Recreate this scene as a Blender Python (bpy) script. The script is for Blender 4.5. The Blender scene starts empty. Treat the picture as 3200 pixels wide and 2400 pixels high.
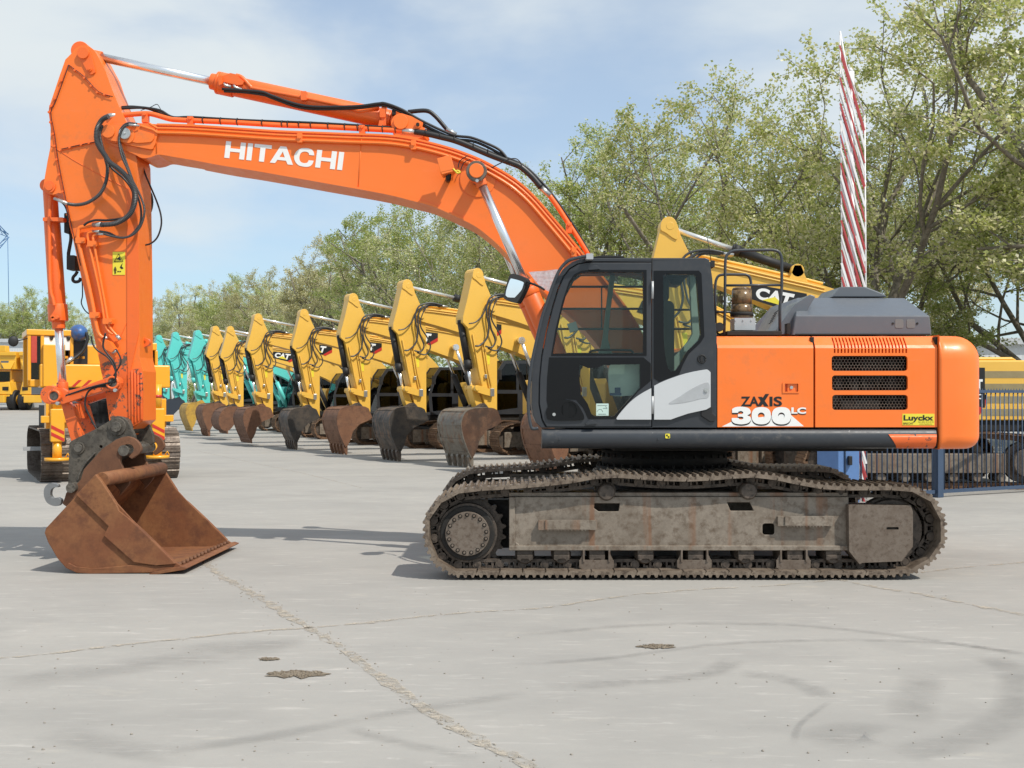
import bpy, bmesh, math, random
import numpy as np
from mathutils import Vector, Matrix, Euler, noise as mnoise
from mathutils.geometry import tessellate_polygon
random.seed(7)
R = math.radians
SC = bpy.context.scene
COL = SC.collection
# ---- camera model (photograph measured on a 3200 x 2400 grid) -------------
F, CAMH, HY, CX = 3430.0, 1.74, 1240.0, 1600.0
def P(x, y, Y):
    """point on the plane at distance Y that was measured at (x, y)"""
    return Vector(((x - CX) * Y / F, Y, CAMH - (y - HY) * Y / F))
def L(pts, Y):
    return [((x - CX) * Y / F, CAMH - (y - HY) * Y / F) for x, y in pts]
def cr(pts, n=6, closed=False):
    """Catmull-Rom smoothing of a polyline (any dimension)"""
    pts = [Vector(p) for p in pts]
    N = len(pts)
    out = []
    rng = N if closed else N - 1
    for i in range(rng):
        if closed:
            p0, p1, p2, p3 = pts[(i-1) % N], pts[i], pts[(i+1) % N], pts[(i+2) % N]
        else:
            p0, p1, p2, p3 = pts[max(i-1, 0)], pts[i], pts[i+1], pts[min(i+2, N-1)]
        for k in range(n):
            t = k / n
            out.append(0.5 * ((2*p1) + (p2-p0)*t + (2*p0-5*p1+4*p2-p3)*t*t + (3*p1-p0-3*p2+p3)*t**3))
    if not closed:
        out.append(pts[-1])
    return out
def cr2(pts, n=5, closed=False):
    return [(p.x, p.y) for p in cr([(a, b, 0) for a, b in pts], n, closed)]
def rc(x0, y0, x1, y1, r=0, n=4):
    """rounded rectangle outline"""
    if r <= 0:
        return [(x0, y0), (x1, y0), (x1, y1), (x0, y1)]
    out = []
    for cx, cy, a in ((x0+r, y0+r, 180), (x1-r, y0+r, 270), (x1-r, y1-r, 0), (x0+r, y1-r, 90)):
        for k in range(n+1):
            t = R(a + 90*k/n)
            out.append((cx + r*math.cos(t), cy + r*math.sin(t)))
    return out
def circ(cx, cy, r, n=20, a0=0, a1=360):
    full = abs(a1-a0) >= 360
    m = n if full else n+1
    return [(cx + r*math.cos(R(a0+(a1-a0)*k/n)), cy + r*math.sin(R(a0+(a1-a0)*k/n))) for k in range(m)]

class MB:
    def __init__(s):
        s.v, s.f, s.sm = [], [], []
    def add(s, vs, fs, smooth=False):
        o = len(s.v)
        s.v += [tuple(p) for p in vs]
        for i, f in enumerate(fs):
            s.f.append(tuple(o + k for k in f))
            s.sm.append(smooth[i] if isinstance(smooth, list) else smooth)
        return s
    def box(s, x0, x1, y0, y1, z0, z1, M=None):
        vs = [Vector((x, y, z)) for x in (x0, x1) for y in (y0, y1) for z in (z0, z1)]
        if M: vs = [M @ p for p in vs]
        return s.add(vs, [(0,1,3,2),(4,6,7,5),(0,4,5,1),(2,3,7,6),(0,2,6,4),(1,5,7,3)])
    def prism(s, pts, vec, holes=(), smooth_side=False, scale=None):
        """pts: 3-D planar outline, pushed along vec; holes are outlines too"""
        vec = Vector(vec)
        loops = [[Vector(p) for p in pts]] + [[Vector(p) for p in h] for h in holes]
        flat = [p for l in loops for p in l]
        tris = tessellate_polygon(loops)
        n = len(flat)
        nor = Vector((0,0,0))
        for a, b in zip(loops[0], loops[0][1:] + loops[0][:1]):
            nor += a.cross(b)
        flip = nor.dot(vec) > 0
        vs = flat + [p + vec for p in flat]
        fs, sm = [], []
        if not holes and n > 2 and len(loops[0]) <= 4:
            tris = [tuple(range(n))]
            a = loops[0]
            fn = nor
            front = tris[0]
            fs.append(tuple(reversed(front)) if flip else front); sm.append(False)
            fs.append(tuple(n+k for k in (front if flip else reversed(front)))); sm.append(False)
        else:
            for t in tris:
                a, b, c = (flat[k] for k in t)
                tn = (b-a).cross(c-a)
                t = t if tn.dot(vec) < 0 else (t[0], t[2], t[1])
                fs.append(tuple(t)); sm.append(False)
                fs.append((n+t[0], n+t[2], n+t[1])); sm.append(False)
        o = 0
        for li, l in enumerate(loops):
            m = len(l)
            ln = Vector((0,0,0))
            for a, b in zip(l, l[1:] + l[:1]):
                ln += a.cross(b)
            fl = (ln.dot(vec) > 0) != (li > 0)
            for k in range(m):
                a, b = o+k, o+(k+1) % m
                q = (a, b, n+b, n+a)
                fs.append(q if fl else tuple(reversed(q))); sm.append(smooth_side)
            o += m
        return s.add(vs, fs, sm)
    def ext(s, xz, y0, y1, holes=(), smooth_side=False):
        return s.prism([(a, y0, b) for a, b in xz], (0, y1-y0, 0), [[(a, y0, b) for a, b in h] for h in holes], smooth_side)
    def extz(s, xy, z0, z1, holes=()):
        return s.prism([(a, b, z0) for a, b in xy], (0, 0, z1-z0), [[(a, b, z0) for a, b in h] for h in holes])
    def cyl(s, p0, p1, r0, r1=None, n=18, cap=True):
        p0, p1 = Vector(p0), Vector(p1)
        r1 = r0 if r1 is None else r1
        d = (p1-p0).normalized()
        u = d.orthogonal().normalized(); w = d.cross(u)
        vs, fs, sm = [], [], []
        for p, r in ((p0, r0), (p1, r1)):
            for k in range(n):
                a = 2*math.pi*k/n
                vs.append(p + u*(r*math.cos(a)) + w*(r*math.sin(a)))
        for k in range(n):
            b = (k+1) % n
            fs.append((k, b, n+b, n+k)); sm.append(True)
        if cap:
            fs.append(tuple(reversed(range(n)))); sm.append(False)
            fs.append(tuple(range(n, 2*n))); sm.append(False)
        return s.add(vs, fs, sm)
    def steps(s, p0, p1, prof, n=22):
        """stepped turned body: prof = [(t, r), ...] along p0 -> p1"""
        p0, p1 = Vector(p0), Vector(p1)
        for (t0, r0), (t1, r1) in zip(prof, prof[1:]):
            if t1 - t0 > 1e-6:
                s.cyl(p0.lerp(p1, t0), p0.lerp(p1, t1), r0, r1, n)
        return s
    def tube(s, pts, r, n=8, smooth=0, corr=0.0, pitch=0.03, cap=True):
        pts = [Vector(p) for p in pts]
        if smooth: pts = cr(pts, smooth)
        if corr:
            # resample evenly for a corrugated hose
            ds = [0.0]
            for a, b in zip(pts, pts[1:]): ds.append(ds[-1] + (b-a).length)
            m = max(4, int(ds[-1] / pitch * 2))
            q, j = [], 0
            for k in range(m+1):
                t = ds[-1]*k/m
                while j < len(ds)-2 and ds[j+1] < t: j += 1
                q.append(pts[j].lerp(pts[j+1], (t-ds[j]) / max(ds[j+1]-ds[j], 1e-9)))
            pts = q
        N = len(pts)
        u = None
        vs, fs = [], []
        for i, p in enumerate(pts):
            d = (pts[min(i+1, N-1)] - pts[max(i-1, 0)]).normalized()
            u = d.orthogonal().normalized() if u is None else (u - d*u.dot(d)).normalized()
            w = d.cross(u)
            rr = r(i/(N-1)) if callable(r) else r
            if corr and i % 2: rr = rr*(1-corr)
            for k in range(n):
                a = 2*math.pi*k/n
                vs.append(p + u*(rr*math.cos(a)) + w*(rr*math.sin(a)))
        for i in range(N-1):
            for k in range(n):
                b = (k+1) % n
                fs.append((i*n+k, i*n+b, (i+1)*n+b, (i+1)*n+k))
        sm = [not corr]*len(fs)
        if cap:
            fs.append(tuple(reversed(range(n)))); fs.append(tuple(range((N-1)*n, N*n))); sm += [False, False]
        return s.add(vs, fs, sm)
    def ball(s, c, r, n=16, m=10, sc=(1,1,1)):
        c = Vector(c); vs = []; fs = []
        for i in range(m+1):
            t = math.pi*i/m
            for k in range(n):
                a = 2*math.pi*k/n
                vs.append(c + Vector((sc[0]*r*math.sin(t)*math.cos(a), sc[1]*r*math.sin(t)*math.sin(a), sc[2]*r*math.cos(t))))
        for i in range(m):
            for k in range(n):
                b = (k+1) % n
                fs.append((i*n+k, (i+1)*n+k, (i+1)*n+b, i*n+b))
        return s.add(vs, fs, True)
    def xf(s, M, start=0):
        s.v = s.v[:start] + [tuple(M @ Vector(p)) for p in s.v[start:]]
        return s
    def build(s, name, mat, parent=None, bevel=0, seg=2, harden=False):
        me = bpy.data.meshes.new(name)
        me.from_pydata(s.v, [], s.f)
        me.polygons.foreach_set('use_smooth', s.sm)
        me.materials.append(mat)
        me.update()
        o = bpy.data.objects.new(name, me)
        COL.objects.link(o)
        if bevel:
            m = o.modifiers.new('b', 'BEVEL'); m.width = bevel; m.segments = seg
            m.limit_method = 'ANGLE'; m.angle_limit = R(40)
            if harden: m.harden_normals = True
        if parent: setpar(o, parent)
        return o
def setpar(o, p):
    o.parent = p
    q, M = p, Matrix()
    while q: M = q.matrix_basis.to_4x4() if q.parent is None else M; q = q.parent
    # children keep world coordinates: every thing's Empty is only translated while it is built
    root = p
    while root.parent: root = root.parent
    if p is root:
        o.matrix_parent_inverse = Matrix.Translation(-root.location)
    return o
def tag(o, label=None, cat=None, group=None, kind=None):
    if label: o['label'] = label
    if cat: o['category'] = cat
    if group: o['group'] = group
    if kind: o['kind'] = kind
    return o
def thing(name, label, cat, loc=(0,0,0), group=None):
    o = bpy.data.objects.new(name, None); COL.objects.link(o)
    o.location = loc; o.empty_display_size = 0.2
    return tag(o, label, cat, group)
def copy_tree(o, parent=None, skip=()):
    c = o.copy(); COL.objects.link(c)
    if parent:
        mi = o.matrix_parent_inverse.copy(); c.parent = parent; c.matrix_parent_inverse = mi
    for ch in list(o.children):
        if ch.name.split('.')[0] in skip: continue
        copy_tree(ch, c, skip)
    return c
# ---- lettering ------------------------------------------------------------
def glyphs(txt, offset=0.0, shear=0.0, space=1.0):
    cu = bpy.data.curves.new('t', 'FONT')
    cu.body = txt; cu.offset = offset; cu.shear = shear; cu.space_character = space; cu.resolution_u = 4
    ob = bpy.data.objects.new('t', cu); COL.objects.link(ob)
    dg = bpy.context.evaluated_depsgraph_get()
    me = bpy.data.meshes.new_from_object(ob.evaluated_get(dg))
    vs = [(v.co.x, v.co.y) for v in me.vertices]; fs = [tuple(p.vertices) for p in me.polygons]
    bpy.data.objects.remove(ob); bpy.data.meshes.remove(me); bpy.data.curves.remove(cu)
    return vs, fs
def fit(vs, fs, quad):
    """map flat glyphs on the 3-D quad tl, tr, br, bl; faces look towards tl-tr x tl-bl side"""
    xs = [a for a, b in vs]; ys = [b for a, b in vs]
    x0, x1, y0, y1 = min(xs), max(xs), min(ys), max(ys)
    tl, tr, br, bl = (Vector(q) for q in quad)
    out = []
    for a, b in vs:
        u = (a-x0)/(x1-x0); w = (b-y0)/(y1-y0)
        out.append(bl.lerp(br, u).lerp(tl.lerp(tr, u), w))
    return out, fs
def lettering(name, txt, quad, mat, parent=None, offset=0.0, shear=0.0, space=1.0):
    m = MB(); vs, fs = glyphs(txt, offset, shear, space); m.add(*fit(vs, fs, quad))
    return m.build(name, mat, parent)
def Q(x0, y0, x1, y1, Y):
    return [P(x0, y0, Y), P(x1, y0, Y), P(x1, y1, Y), P(x0, y1, Y)]
def Q4(a, b, c, d, Y):
    return [P(*a, Y), P(*b, Y), P(*c, Y), P(*d, Y)]
def decal(mb, pts, Y):
    """thin sheet from measured points, facing the camera side"""
    q = [P(x, y, Y) for x, y in pts]
    return mb.prism(q, (0, 0.002, 0))

# ---- materials ------------------------------------------------------------
def srgb(h):
    h = h.lstrip('#')
    c = [int(h[i:i+2], 16)/255 for i in (0, 2, 4)]
    return tuple(x/12.92 if x <= .04045 else ((x+.055)/1.055)**2.4 for x in c)
class NT:
    def __init__(s, name):
        s.m = bpy.data.materials.new(name); s.m.use_nodes = True
        s.t = s.m.node_tree; s.n = s.t.nodes
        s.bs = s.n['Principled BSDF']; s.out = s.n['Material Output']
        s.co = s.n.new('ShaderNodeTexCoord').outputs['Object']
    def link(s, a, b): s.t.links.new(a, b)
    def noise(s, scale, detail=4, rough=.55, vec=None, dist=0):
        n = s.n.new('ShaderNodeTexNoise'); n.inputs['Scale'].default_value = scale
        n.inputs['Detail'].default_value = detail; n.inputs['Roughness'].default_value = rough
        n.inputs['Distortion'].default_value = dist
        s.link(vec or s.co, n.inputs['Vector']); return n.outputs['Fac']
    def map(s, sc=(1,1,1), rot=(0,0,0), loc=(0,0,0)):
        n = s.n.new('ShaderNodeMapping'); s.link(s.co, n.inputs['Vector'])
        n.inputs['Scale'].default_value = sc; n.inputs['Rotation'].default_value = rot; n.inputs['Location'].default_value = loc
        return n.outputs['Vector']
    def ramp(s, fac, a, b, c0=0.0, c1=1.0):
        n = s.n.new('ShaderNodeMapRange'); n.inputs['From Min'].default_value = a; n.inputs['From Max'].default_value = b
        n.inputs['To Min'].default_value = c0; n.inputs['To Max'].default_value = c1
        s.link(fac, n.inputs['Value']); return n.outputs['Result']
    def mix(s, fac, a, b, blend='MIX'):
        n = s.n.new('ShaderNodeMix'); n.data_type = 'RGBA'; n.blend_type = blend
        ins = {k.identifier: k for k in n.inputs}
        for key, val in (('Factor_Float', fac), ('A_Color', a), ('B_Color', b)):
            if isinstance(val, (int, float)): ins[key].default_value = val
            elif isinstance(val, tuple): ins[key].default_value = (*val[:3], 1)
            else: s.link(val, ins[key])
        return [o for o in n.outputs if o.identifier == 'Result_Color'][0]
    def math(s, op, a, b=0.0):
        n = s.n.new('ShaderNodeMath'); n.operation = op
        for i, v in enumerate((a, b)):
            if isinstance(v, (int, float)): n.inputs[i].default_value = v
            else: s.link(v, n.inputs[i])
        return n.outputs[0]
    def sep(s, vec=None):
        n = s.n.new('ShaderNodeSeparateXYZ'); s.link(vec or s.co, n.inputs[0]); return n.outputs
    def base(s, c):
        if isinstance(c, tuple): s.bs.inputs['Base Color'].default_value = (*c[:3], 1)
        else: s.link(c, s.bs.inputs['Base Color'])
    def set(s, rough=None, metal=None, coat=None, spec=None):
        for k, v in (('Roughness', rough), ('Metallic', metal), ('Coat Weight', coat), ('Specular IOR Level', spec)):
            if v is None: continue
            if isinstance(v, (int, float)): s.bs.inputs[k].default_value = v
            else: s.link(v, s.bs.inputs[k])
    def bump(s, h, strength=.2, dist=.01):
        n = s.n.new('ShaderNodeBump'); n.inputs['Strength'].default_value = strength; n.inputs['Distance'].default_value = dist
        s.link(h, n.inputs['Height']); s.link(n.outputs[0], s.bs.inputs['Normal'])
def paint(name, col, rough=.32, dirt=(.16,.12,.08), amt=.25, scale=3.0, coat=.25, bump=.04, chips=0.0, chipc=(.07,.055,.045)):
    t = NT(name)
    n1 = t.noise(scale*.45, 5, .6); n2 = t.noise(scale*6, 6, .65); n3 = t.noise(1.1, 3)
    c = t.mix(t.ramp(n1, .35, .7, 0, .16), col, tuple(x*.72 for x in col))
    c = t.mix(t.ramp(n3, .42, .66, 0, .22), c, tuple(min(1, x*1.05+.045) for x in col))
    sc_ = t.noise(7, 3, .6, t.map((.35, 1, 5.0), (0, R(25), 0))); c = t.mix(t.ramp(sc_, .70, .74, 0, .35*amt), c, tuple(min(1, x*.9+.12) for x in col))
    d = t.math('MULTIPLY', t.ramp(n2, .5, .72), t.ramp(n1, .45, .75))
    c = t.mix(t.math('MULTIPLY', d, amt), c, dirt)
    if chips:
        n4 = t.noise(scale*3.2, 8, .72)
        th = .5 + .2*(1-chips)
        m = t.ramp(n4, th, th+.03)
        c = t.mix(m, c, chipc)
    t.base(c)
    t.set(rough=t.ramp(n2, .3, .8, rough*.85, min(1, rough*1.5)), coat=coat)
    t.bs.inputs['Coat Roughness'].default_value = .15
    if bump: t.bump(t.noise(scale*1.2, 3), bump, .02)
    return t.m
def grime(name, c1, c2, c3, scale=4.0, rough=.75, metal=0.0, bump=.35, streak=None, bd=.012):
    t = NT(name)
    n1 = t.noise(scale, 6, .62, dist=.3); n2 = t.noise(scale*3.7, 8, .7); n3 = t.noise(scale*16, 4, .7)
    c = t.mix(t.ramp(n1, .36, .62), c1, c2)
    c = t.mix(t.ramp(n2, .48, .66), c, c3)
    c = t.mix(t.ramp(n3, .35, .7, 0, .35), c, tuple(x*.55 for x in c1))
    if streak:
        n4 = t.noise(5.0, 4, .5, vec=t.map((1.6, 1.6, .06)))
        c = t.mix(t.ramp(n4, .56, .68, 0, .65), c, streak)
    t.base(c); t.set(rough=t.ramp(n2, .3, .7, rough*.8, min(1, rough*1.15)), metal=metal)
    t.bump(t.mix(.5, n2, n3), bump, bd)
    return t.m
def plain(name, col, rough=.5, metal=0.0, var=.15, scale=8.0, coat=0.0):
    t = NT(name); n = t.noise(scale, 5, .6)
    t.base(t.mix(t.ramp(n, .35, .7), col, tuple(x*(1-var) for x in col)))
    t.set(rough=t.ramp(n, .3, .75, rough*.85, min(1, rough*1.25)), metal=metal, coat=coat)
    return t.m
def glass(name, tint=(.62,.72,.68), refl=.9):
    t = NT(name)
    tr = t.n.new('ShaderNodeBsdfTransparent'); tr.inputs[0].default_value = (*tint, 1)
    gl = t.n.new('ShaderNodeBsdfGlossy'); gl.inputs['Roughness'].default_value = .03; gl.inputs[0].default_value = (.9,.95,1,1)
    fr = t.n.new('ShaderNodeFresnel'); fr.inputs['IOR'].default_value = 1.45
    mx = t.n.new('ShaderNodeMixShader')
    t.link(t.math('MULTIPLY', fr.outputs[0], refl), mx.inputs[0]); t.link(tr.outputs[0], mx.inputs[1]); t.link(gl.outputs[0], mx.inputs[2])
    t.link(mx.outputs[0], t.out.inputs['Surface'])
    return t.m
M = {}
M['orange'] = paint('orange_paint', (.90,.185,.020), .36, dirt=(.26,.15,.08), amt=.5, scale=1.6, coat=.12)
M['orange_worn'] = paint('orange_worn', (.80,.135,.02), .42, amt=.5, scale=3.5, coat=.1, chips=.62)
M['orange_cyl'] = paint('orange_cylinder', (.84,.145,.018), .38, amt=.35, scale=3, coat=.1)
M['cabgrey'] = paint('cab_grey', (.026,.029,.035), .36, dirt=(.12,.11,.1), amt=.35, scale=2.5, coat=.08)
M['hoodgrey'] = paint('hood_grey', (.105,.118,.138), .38, dirt=(.2,.2,.2), amt=.35, scale=2.0, coat=.3)
M['silgrey'] = paint('sill_grey', (.030,.035,.043), .40, dirt=(.24,.21,.17), amt=.5, scale=3.0, coat=.12, chips=.12, chipc=(.2,.2,.2))
M['black'] = plain('black_gloss', (.006,.006,.007), .22); M['black'].node_tree.nodes['Principled BSDF'].inputs['Specular IOR Level'].default_value = .28
M['blackmat'] = plain('black_matt', (.014,.014,.015), .6)
M['dark'] = grime('dark_steel', (.010,.009,.008), (.018,.016,.014), (.035,.029,.023), 3, .8, bump=.2)
M['rubber'] = plain('hose_rubber', (.016,.016,.017), .42, var=.3, scale=14)
M['hose'] = plain('corrugated_hose', (.055,.057,.06), .38, var=.35, scale=10)
M['chrome'] = plain('chrome', (.88,.89,.90), .24, .92, var=.1)
M['zinc'] = plain('zinc_fitting', (.62,.62,.6), .3, .8, var=.3, scale=25)
M['silver'] = plain('silver_panel', (.60,.61,.62), .33, .25, var=.06, scale=2, coat=.3)
M['white'] = plain('white_lettering', (.82,.82,.80), .4, var=.05)
M['blacklet'] = plain('black_lettering', (.012,.012,.012), .4)
M['yellowst'] = plain('yellow_sticker', (.80,.68,.05), .4, var=.08)
M['red'] = plain('red_paint', (.55,.03,.02), .4)
M['track'] = grime('track_steel', (.155,.116,.085), (.27,.215,.165), (.06,.04,.028), 5, .5, .2, bump=.3)
M['trackdark'] = grime('track_link', (.060,.047,.037), (.13,.10,.078), (.032,.025,.02), 6, .62, .15, bump=.3)  # link steel, its colour darkened to deepen the shade inside the track
M['frame'] = grime('track_frame', (.180,.146,.112), (.27,.228,.183), (.115,.082,.056), 3.0, .56, .1, bump=.15, streak=(.20,.085,.035))
M['hub'] = grime('hub_steel', (.150,.115,.088), (.195,.158,.127), (.10,.07,.05), 7, .48, .2, bump=.1)
M['rust'] = grime('bucket_rust', (.19,.066,.025), (.26,.112,.042), (.135,.052,.025), 1.7, .8, 0, bump=.18)
M['rust2'] = grime('ear_rust', (.145,.062,.030), (.19,.085,.042), (.11,.052,.03), 3.0, .8, 0, bump=.15)
M['coupler'] = grime('coupler_steel', (.085,.075,.062), (.145,.125,.10), (.045,.038,.03), 5, .6, .3, bump=.35)
M['pin'] = grime('pin_steel', (.10,.09,.08), (.2,.18,.15), (.06,.05,.04), 9, .5, .5, bump=.2)
M['glass'] = glass('cab_glass', (.80,.88,.83), .7)
M['glassdark'] = glass('cab_glass_lower', (.80,.86,.83), .7)
M['mirror'] = plain('mirror_glass', (.9,.9,.9), .03, 1.0, var=.02)
M['trim'] = plain('cab_trim', (.26,.33,.30), .6)
M['brownglass'] = grime('dusty_bowl', (.17,.10,.045), (.28,.19,.10), (.05,.028,.015), 6, .25, 0, bump=.05)
M['alu'] = plain('aluminium', (.48,.49,.5), .45, .4)
# =================== the orange excavator =================================
EX = thing('excavator', 'big orange excavator with HITACHI on its boom, a black cab and a rusty wide bucket', 'excavator', (1.2, 12.0, 0))
YN = 10.4     # outer edge of the near track
YC = 12.0     # centre plane of boom and stick
# ---- tracks ---------------------------------------------------------------
path = [(1420,1795),(1357,1758),(1329,1688),(1331,1614),(1344,1597),(1392,1539),(1470,1525),(1546,1521),(1617,1517),(1689,1510),
        (1764,1504),(1833,1490),(1902,1480),(1976,1486),(2045,1491),(2126,1495),(2194,1493),(2264,1488),(2338,1480),(2413,1487),(2488,1503),
        (2557,1517),(2627,1522),(2702,1522),(2773,1521),(2847,1523),(2910,1552),(2930,1575),(2954,1632),(2951,1697),(2940,1722),(2886,1778),(2830,1795)]
loop = [Vector((a, 0, b)) for a, b in L(path, YN)]
def resample(lp, n):
    lp = lp + [lp[0]]
    ds = [0]
    for a, b in zip(lp, lp[1:]): ds.append(ds[-1] + (b-a).length)
    out, j = [], 0
    for k in range(n):
        t = ds[-1]*k/n
        while ds[j+1] < t: j += 1
        out.append(lp[j].lerp(lp[j+1], (t-ds[j])/(ds[j+1]-ds[j])))
    return out
NS = 50
pts = resample(loop, NS)
cen = sum(pts, Vector())/NS
shoe = MB(); link = MB()
for i in range(NS):
    a, b = pts[i], pts[(i+1) % NS]
    d = (b-a); ln = d.length; d.normalize()
    n = Vector((-d.z, 0, d.x))            # outward
    if n.dot((a+b)/2 - cen) < 0: n = -n
    Mx = Matrix(((d.x, 0, n.x, a.x), (0, 1, 0, YN), (d.z, 0, n.z, a.z), (0, 0, 0, 1)))
    # shoe section in (along, out); lips overlap the next shoe
    T = .032
    g = .027
    sec = [(.010, -T), (ln-.004, -T), (ln+.018, .002), (ln+.006, .012)]
    for u in (.84, .52, .20):
        c = ln*u
        sec += [(c+.020, .004), (c+.009, .004+g), (c-.009, .004+g), (c-.020, .004)]
    sec += [(.014, .003)]
    s0 = len(shoe.v)
    w0 = random.uniform(-.003, .003)
    shoe.prism([(u, w0, v) for u, v in sec], (0, .6+w0, 0))
    for u in (.36, .68):                  # bolt heads
        for y in (.22, .38):
            shoe.cyl((ln*u, y, .003), (ln*u, y, .018), .013, n=6)
    shoe.xf(Mx, s0)
    s0 = len(link.v)
    for y in (.185, .375):
        link.box(-.006, ln+.006, y, y+.04, -.118, -.088)           # rail
        for u0, u1 in ((.0, .10), (.30, .40), (.58, .66), (.86, 1.0)):
            link.box(ln*u0, ln*u1, y+.004, y+.036, -.09, -T)
        link.box(0, ln, y+.006, y+.034, -.034, -T)
        yo = -.018 if y < .3 else .04
        link.cyl((ln*.04, y-.02 if y < .3 else y+.06, -.068), (ln*.04, y+.04 if y < .3 else y, -.068), .042, n=14)
        link.cyl((ln*.04, y-.026 if y < .3 else y+.066, -.068), (ln*.04, y+.03 if y < .3 else y, -.068), .024, n=12)
    link.cyl((ln*.04, .18, -.068), (ln*.04, .42, -.068), .024, n=8)
    for u in (.26, .5):
        for y in (.19, .385): link.box(ln*u-.014, ln*u+.014, y, y+.03, -.055, -.03)
    link.xf(Mx, s0)
trk = shoe.build('track', M['track'], EX)
link.build('track_chain', M['trackdark'], trk)
# track frame
fr = MB()
YF = YN + .13
top, bot = 1553, 1717
slots = [[(1858,1573),(1937,1573),(1933,1598),(1870,1598),(1856,1588)], [(2272,1570),(2343,1570),(2355,1596),(2283,1596)], rc(2383,1636,2420,1671,8)]
fr.ext(L([(1591,top),(2652,top),(2652,1706),(1591,1706)], YF), YF, YF+.012, [L(h, YF) for h in slots])
fr.ext(L([(1591,1540),(2652,1540),(2652,1553),(1591,1553)], YF), YF+.03, YF+.42)
fr.ext(L([(1591,1704),(2655,1704),(2655,1719),(1591,1719)], YF), YF-.035, YF+.42)
fr.ext(L([(1591,1553),(1609,1553),(1609,1706),(1591,1706)], YF), YF-.025, YF)
fr.ext(L([(1591,1553),(1597,1553),(1597,1706),(1591,1706)], YF), YF+.013, YF+.42)
fr.ext(L([(1609,1692),(1622,1700),(1622,1706),(1609,1706)], YF), YF-.02, YF)
for h in slots:   # dark inside the openings comes from a real inner wall
    pass
fr.ext(L([(1600,1556),(2650,1556),(2650,1704),(1600,1704)], YF), YF+.38, YF+.40)
frm = fr.build('track_frame', M['frame'], trk, bevel=.006)
for x0, x1, y0 in ((1682, 1864, 1624), (2430, 2604, 1612)):
    st = MB()
    st.ext(L([(x0+22,y0),(x1-20,y0),(x1-20,y0+26),(x0+22,y0+26)], YF-.05), YF-.075, YF-.063)
    st.ext(L([(x0+22,y0+26),(x1-20,y0+26),(x1-20,y0+30),(x0+22,y0+30)], YF-.05), YF-.075, YF)
    for x in (x0, x1-22):
        st.ext(L(rc(x, y0+2, x+24, y0+32, 4), YF-.05), YF-.06, YF)
    for k in range(12):
        xa = x0+26+(x1-x0-54)*k/12
        st.ext(L([(xa,y0+28),(xa+8,y0+28),(xa+4,y0+36)], YF-.05), YF-.072, YF-.058)
    st.build('step', M['frame'], trk, bevel=.004)
gd = MB()
yg = YN + .055
outl = [(2662,1592),(2680,1577),(2846,1579),(2853,1600),(2853,1708),(2818,1754),(2692,1759),(2664,1718)]
gd.ext(L(outl, yg), yg, yg+.014, [L(rc(2770,1647,2809,1655,3), yg)])
gd.ext(L([(2650,1578),(2662,1576),(2662,1719),(2692,1759),(2684,1762),(2652,1722)], yg), yg-.02, yg+.2)
gd.ext(L([(2662,1577),(2846,1579),(2846,1590),(2662,1590)], yg), yg+.014, yg+.22)
gd.build('idler_guard', M['hub'], trk)
idl = MB()
ci = P(2772, 1652, YN+.3)
for y0, y1, r in ((YN+.17, YN+.25, .295), (YN+.25, YN+.35, .32), (YN+.35, YN+.43, .295)):
    idl.cyl((ci.x, y0, ci.z), (ci.x, y1, ci.z), r, n=40)
idl.cyl((ci.x, YN+.1, ci.z), (ci.x, YN+.5, ci.z), .12, n=20)
idl.build('idler', M['trackdark'], trk, bevel=.006)
sp = MB()
cs = P(1462, 1664, YN+.2)
nt = 21
tooth = []
for k in range(nt):
    for u, r in ((0, .335), (.22, .335), (.42, .372), (.58, .372), (.78, .335)):
        t = 2*math.pi*(k+u)/nt
        tooth.append((cs.x + r*math.cos(t), cs.z + r*math.sin(t)))
sp.ext(tooth, YN+.27, YN+.33)
sp.cyl((cs.x, YN+.16, cs.z), (cs.x, YN+.42, cs.z), .285, n=36)
sp.build('sprocket', M['trackdark'], trk, bevel=.004)
hb = MB()
hb.cyl((cs.x, YN+.095, cs.z), (cs.x, YN+.2, cs.z), .212, n=40)
sp2_ = MB(); sp2_.cyl((cs.x, YN+.13, cs.z), (cs.x, YN+.2, cs.z), .262, n=40); a, b = P(1490,1560,YN+.5), P(1600,1710,YN+.5); sp2_.box(a.x, b.x, YN+.44, YN+.6, b.z, a.z); sp2_.build('travel_motor', M['dark'], trk, bevel=.01)
for k in range(17):
    t = 2*math.pi*(k+.3)/17
    c = Vector((cs.x+.182*math.cos(t), 0, cs.z+.182*math.sin(t)))
    hb.cyl((c.x, YN+.078, c.z), (c.x, YN+.1, c.z), .0115, n=10)
hb.build('final_drive_cover', M['hub'], trk, bevel=.004)
bo = MB()
for k in range(17):
    t = 2*math.pi*(k+.3)/17
    c = Vector((cs.x+.182*math.cos(t), 0, cs.z+.182*math.sin(t)))
    bo.tube([(c.x+.0165*math.cos(a), YN+.093, c.z+.0165*math.sin(a)) for a in [2*math.pi*j/10 for j in range(11)]], .0045, 4)
bo.build('bolt_recess', M['dark'], trk)
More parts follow.
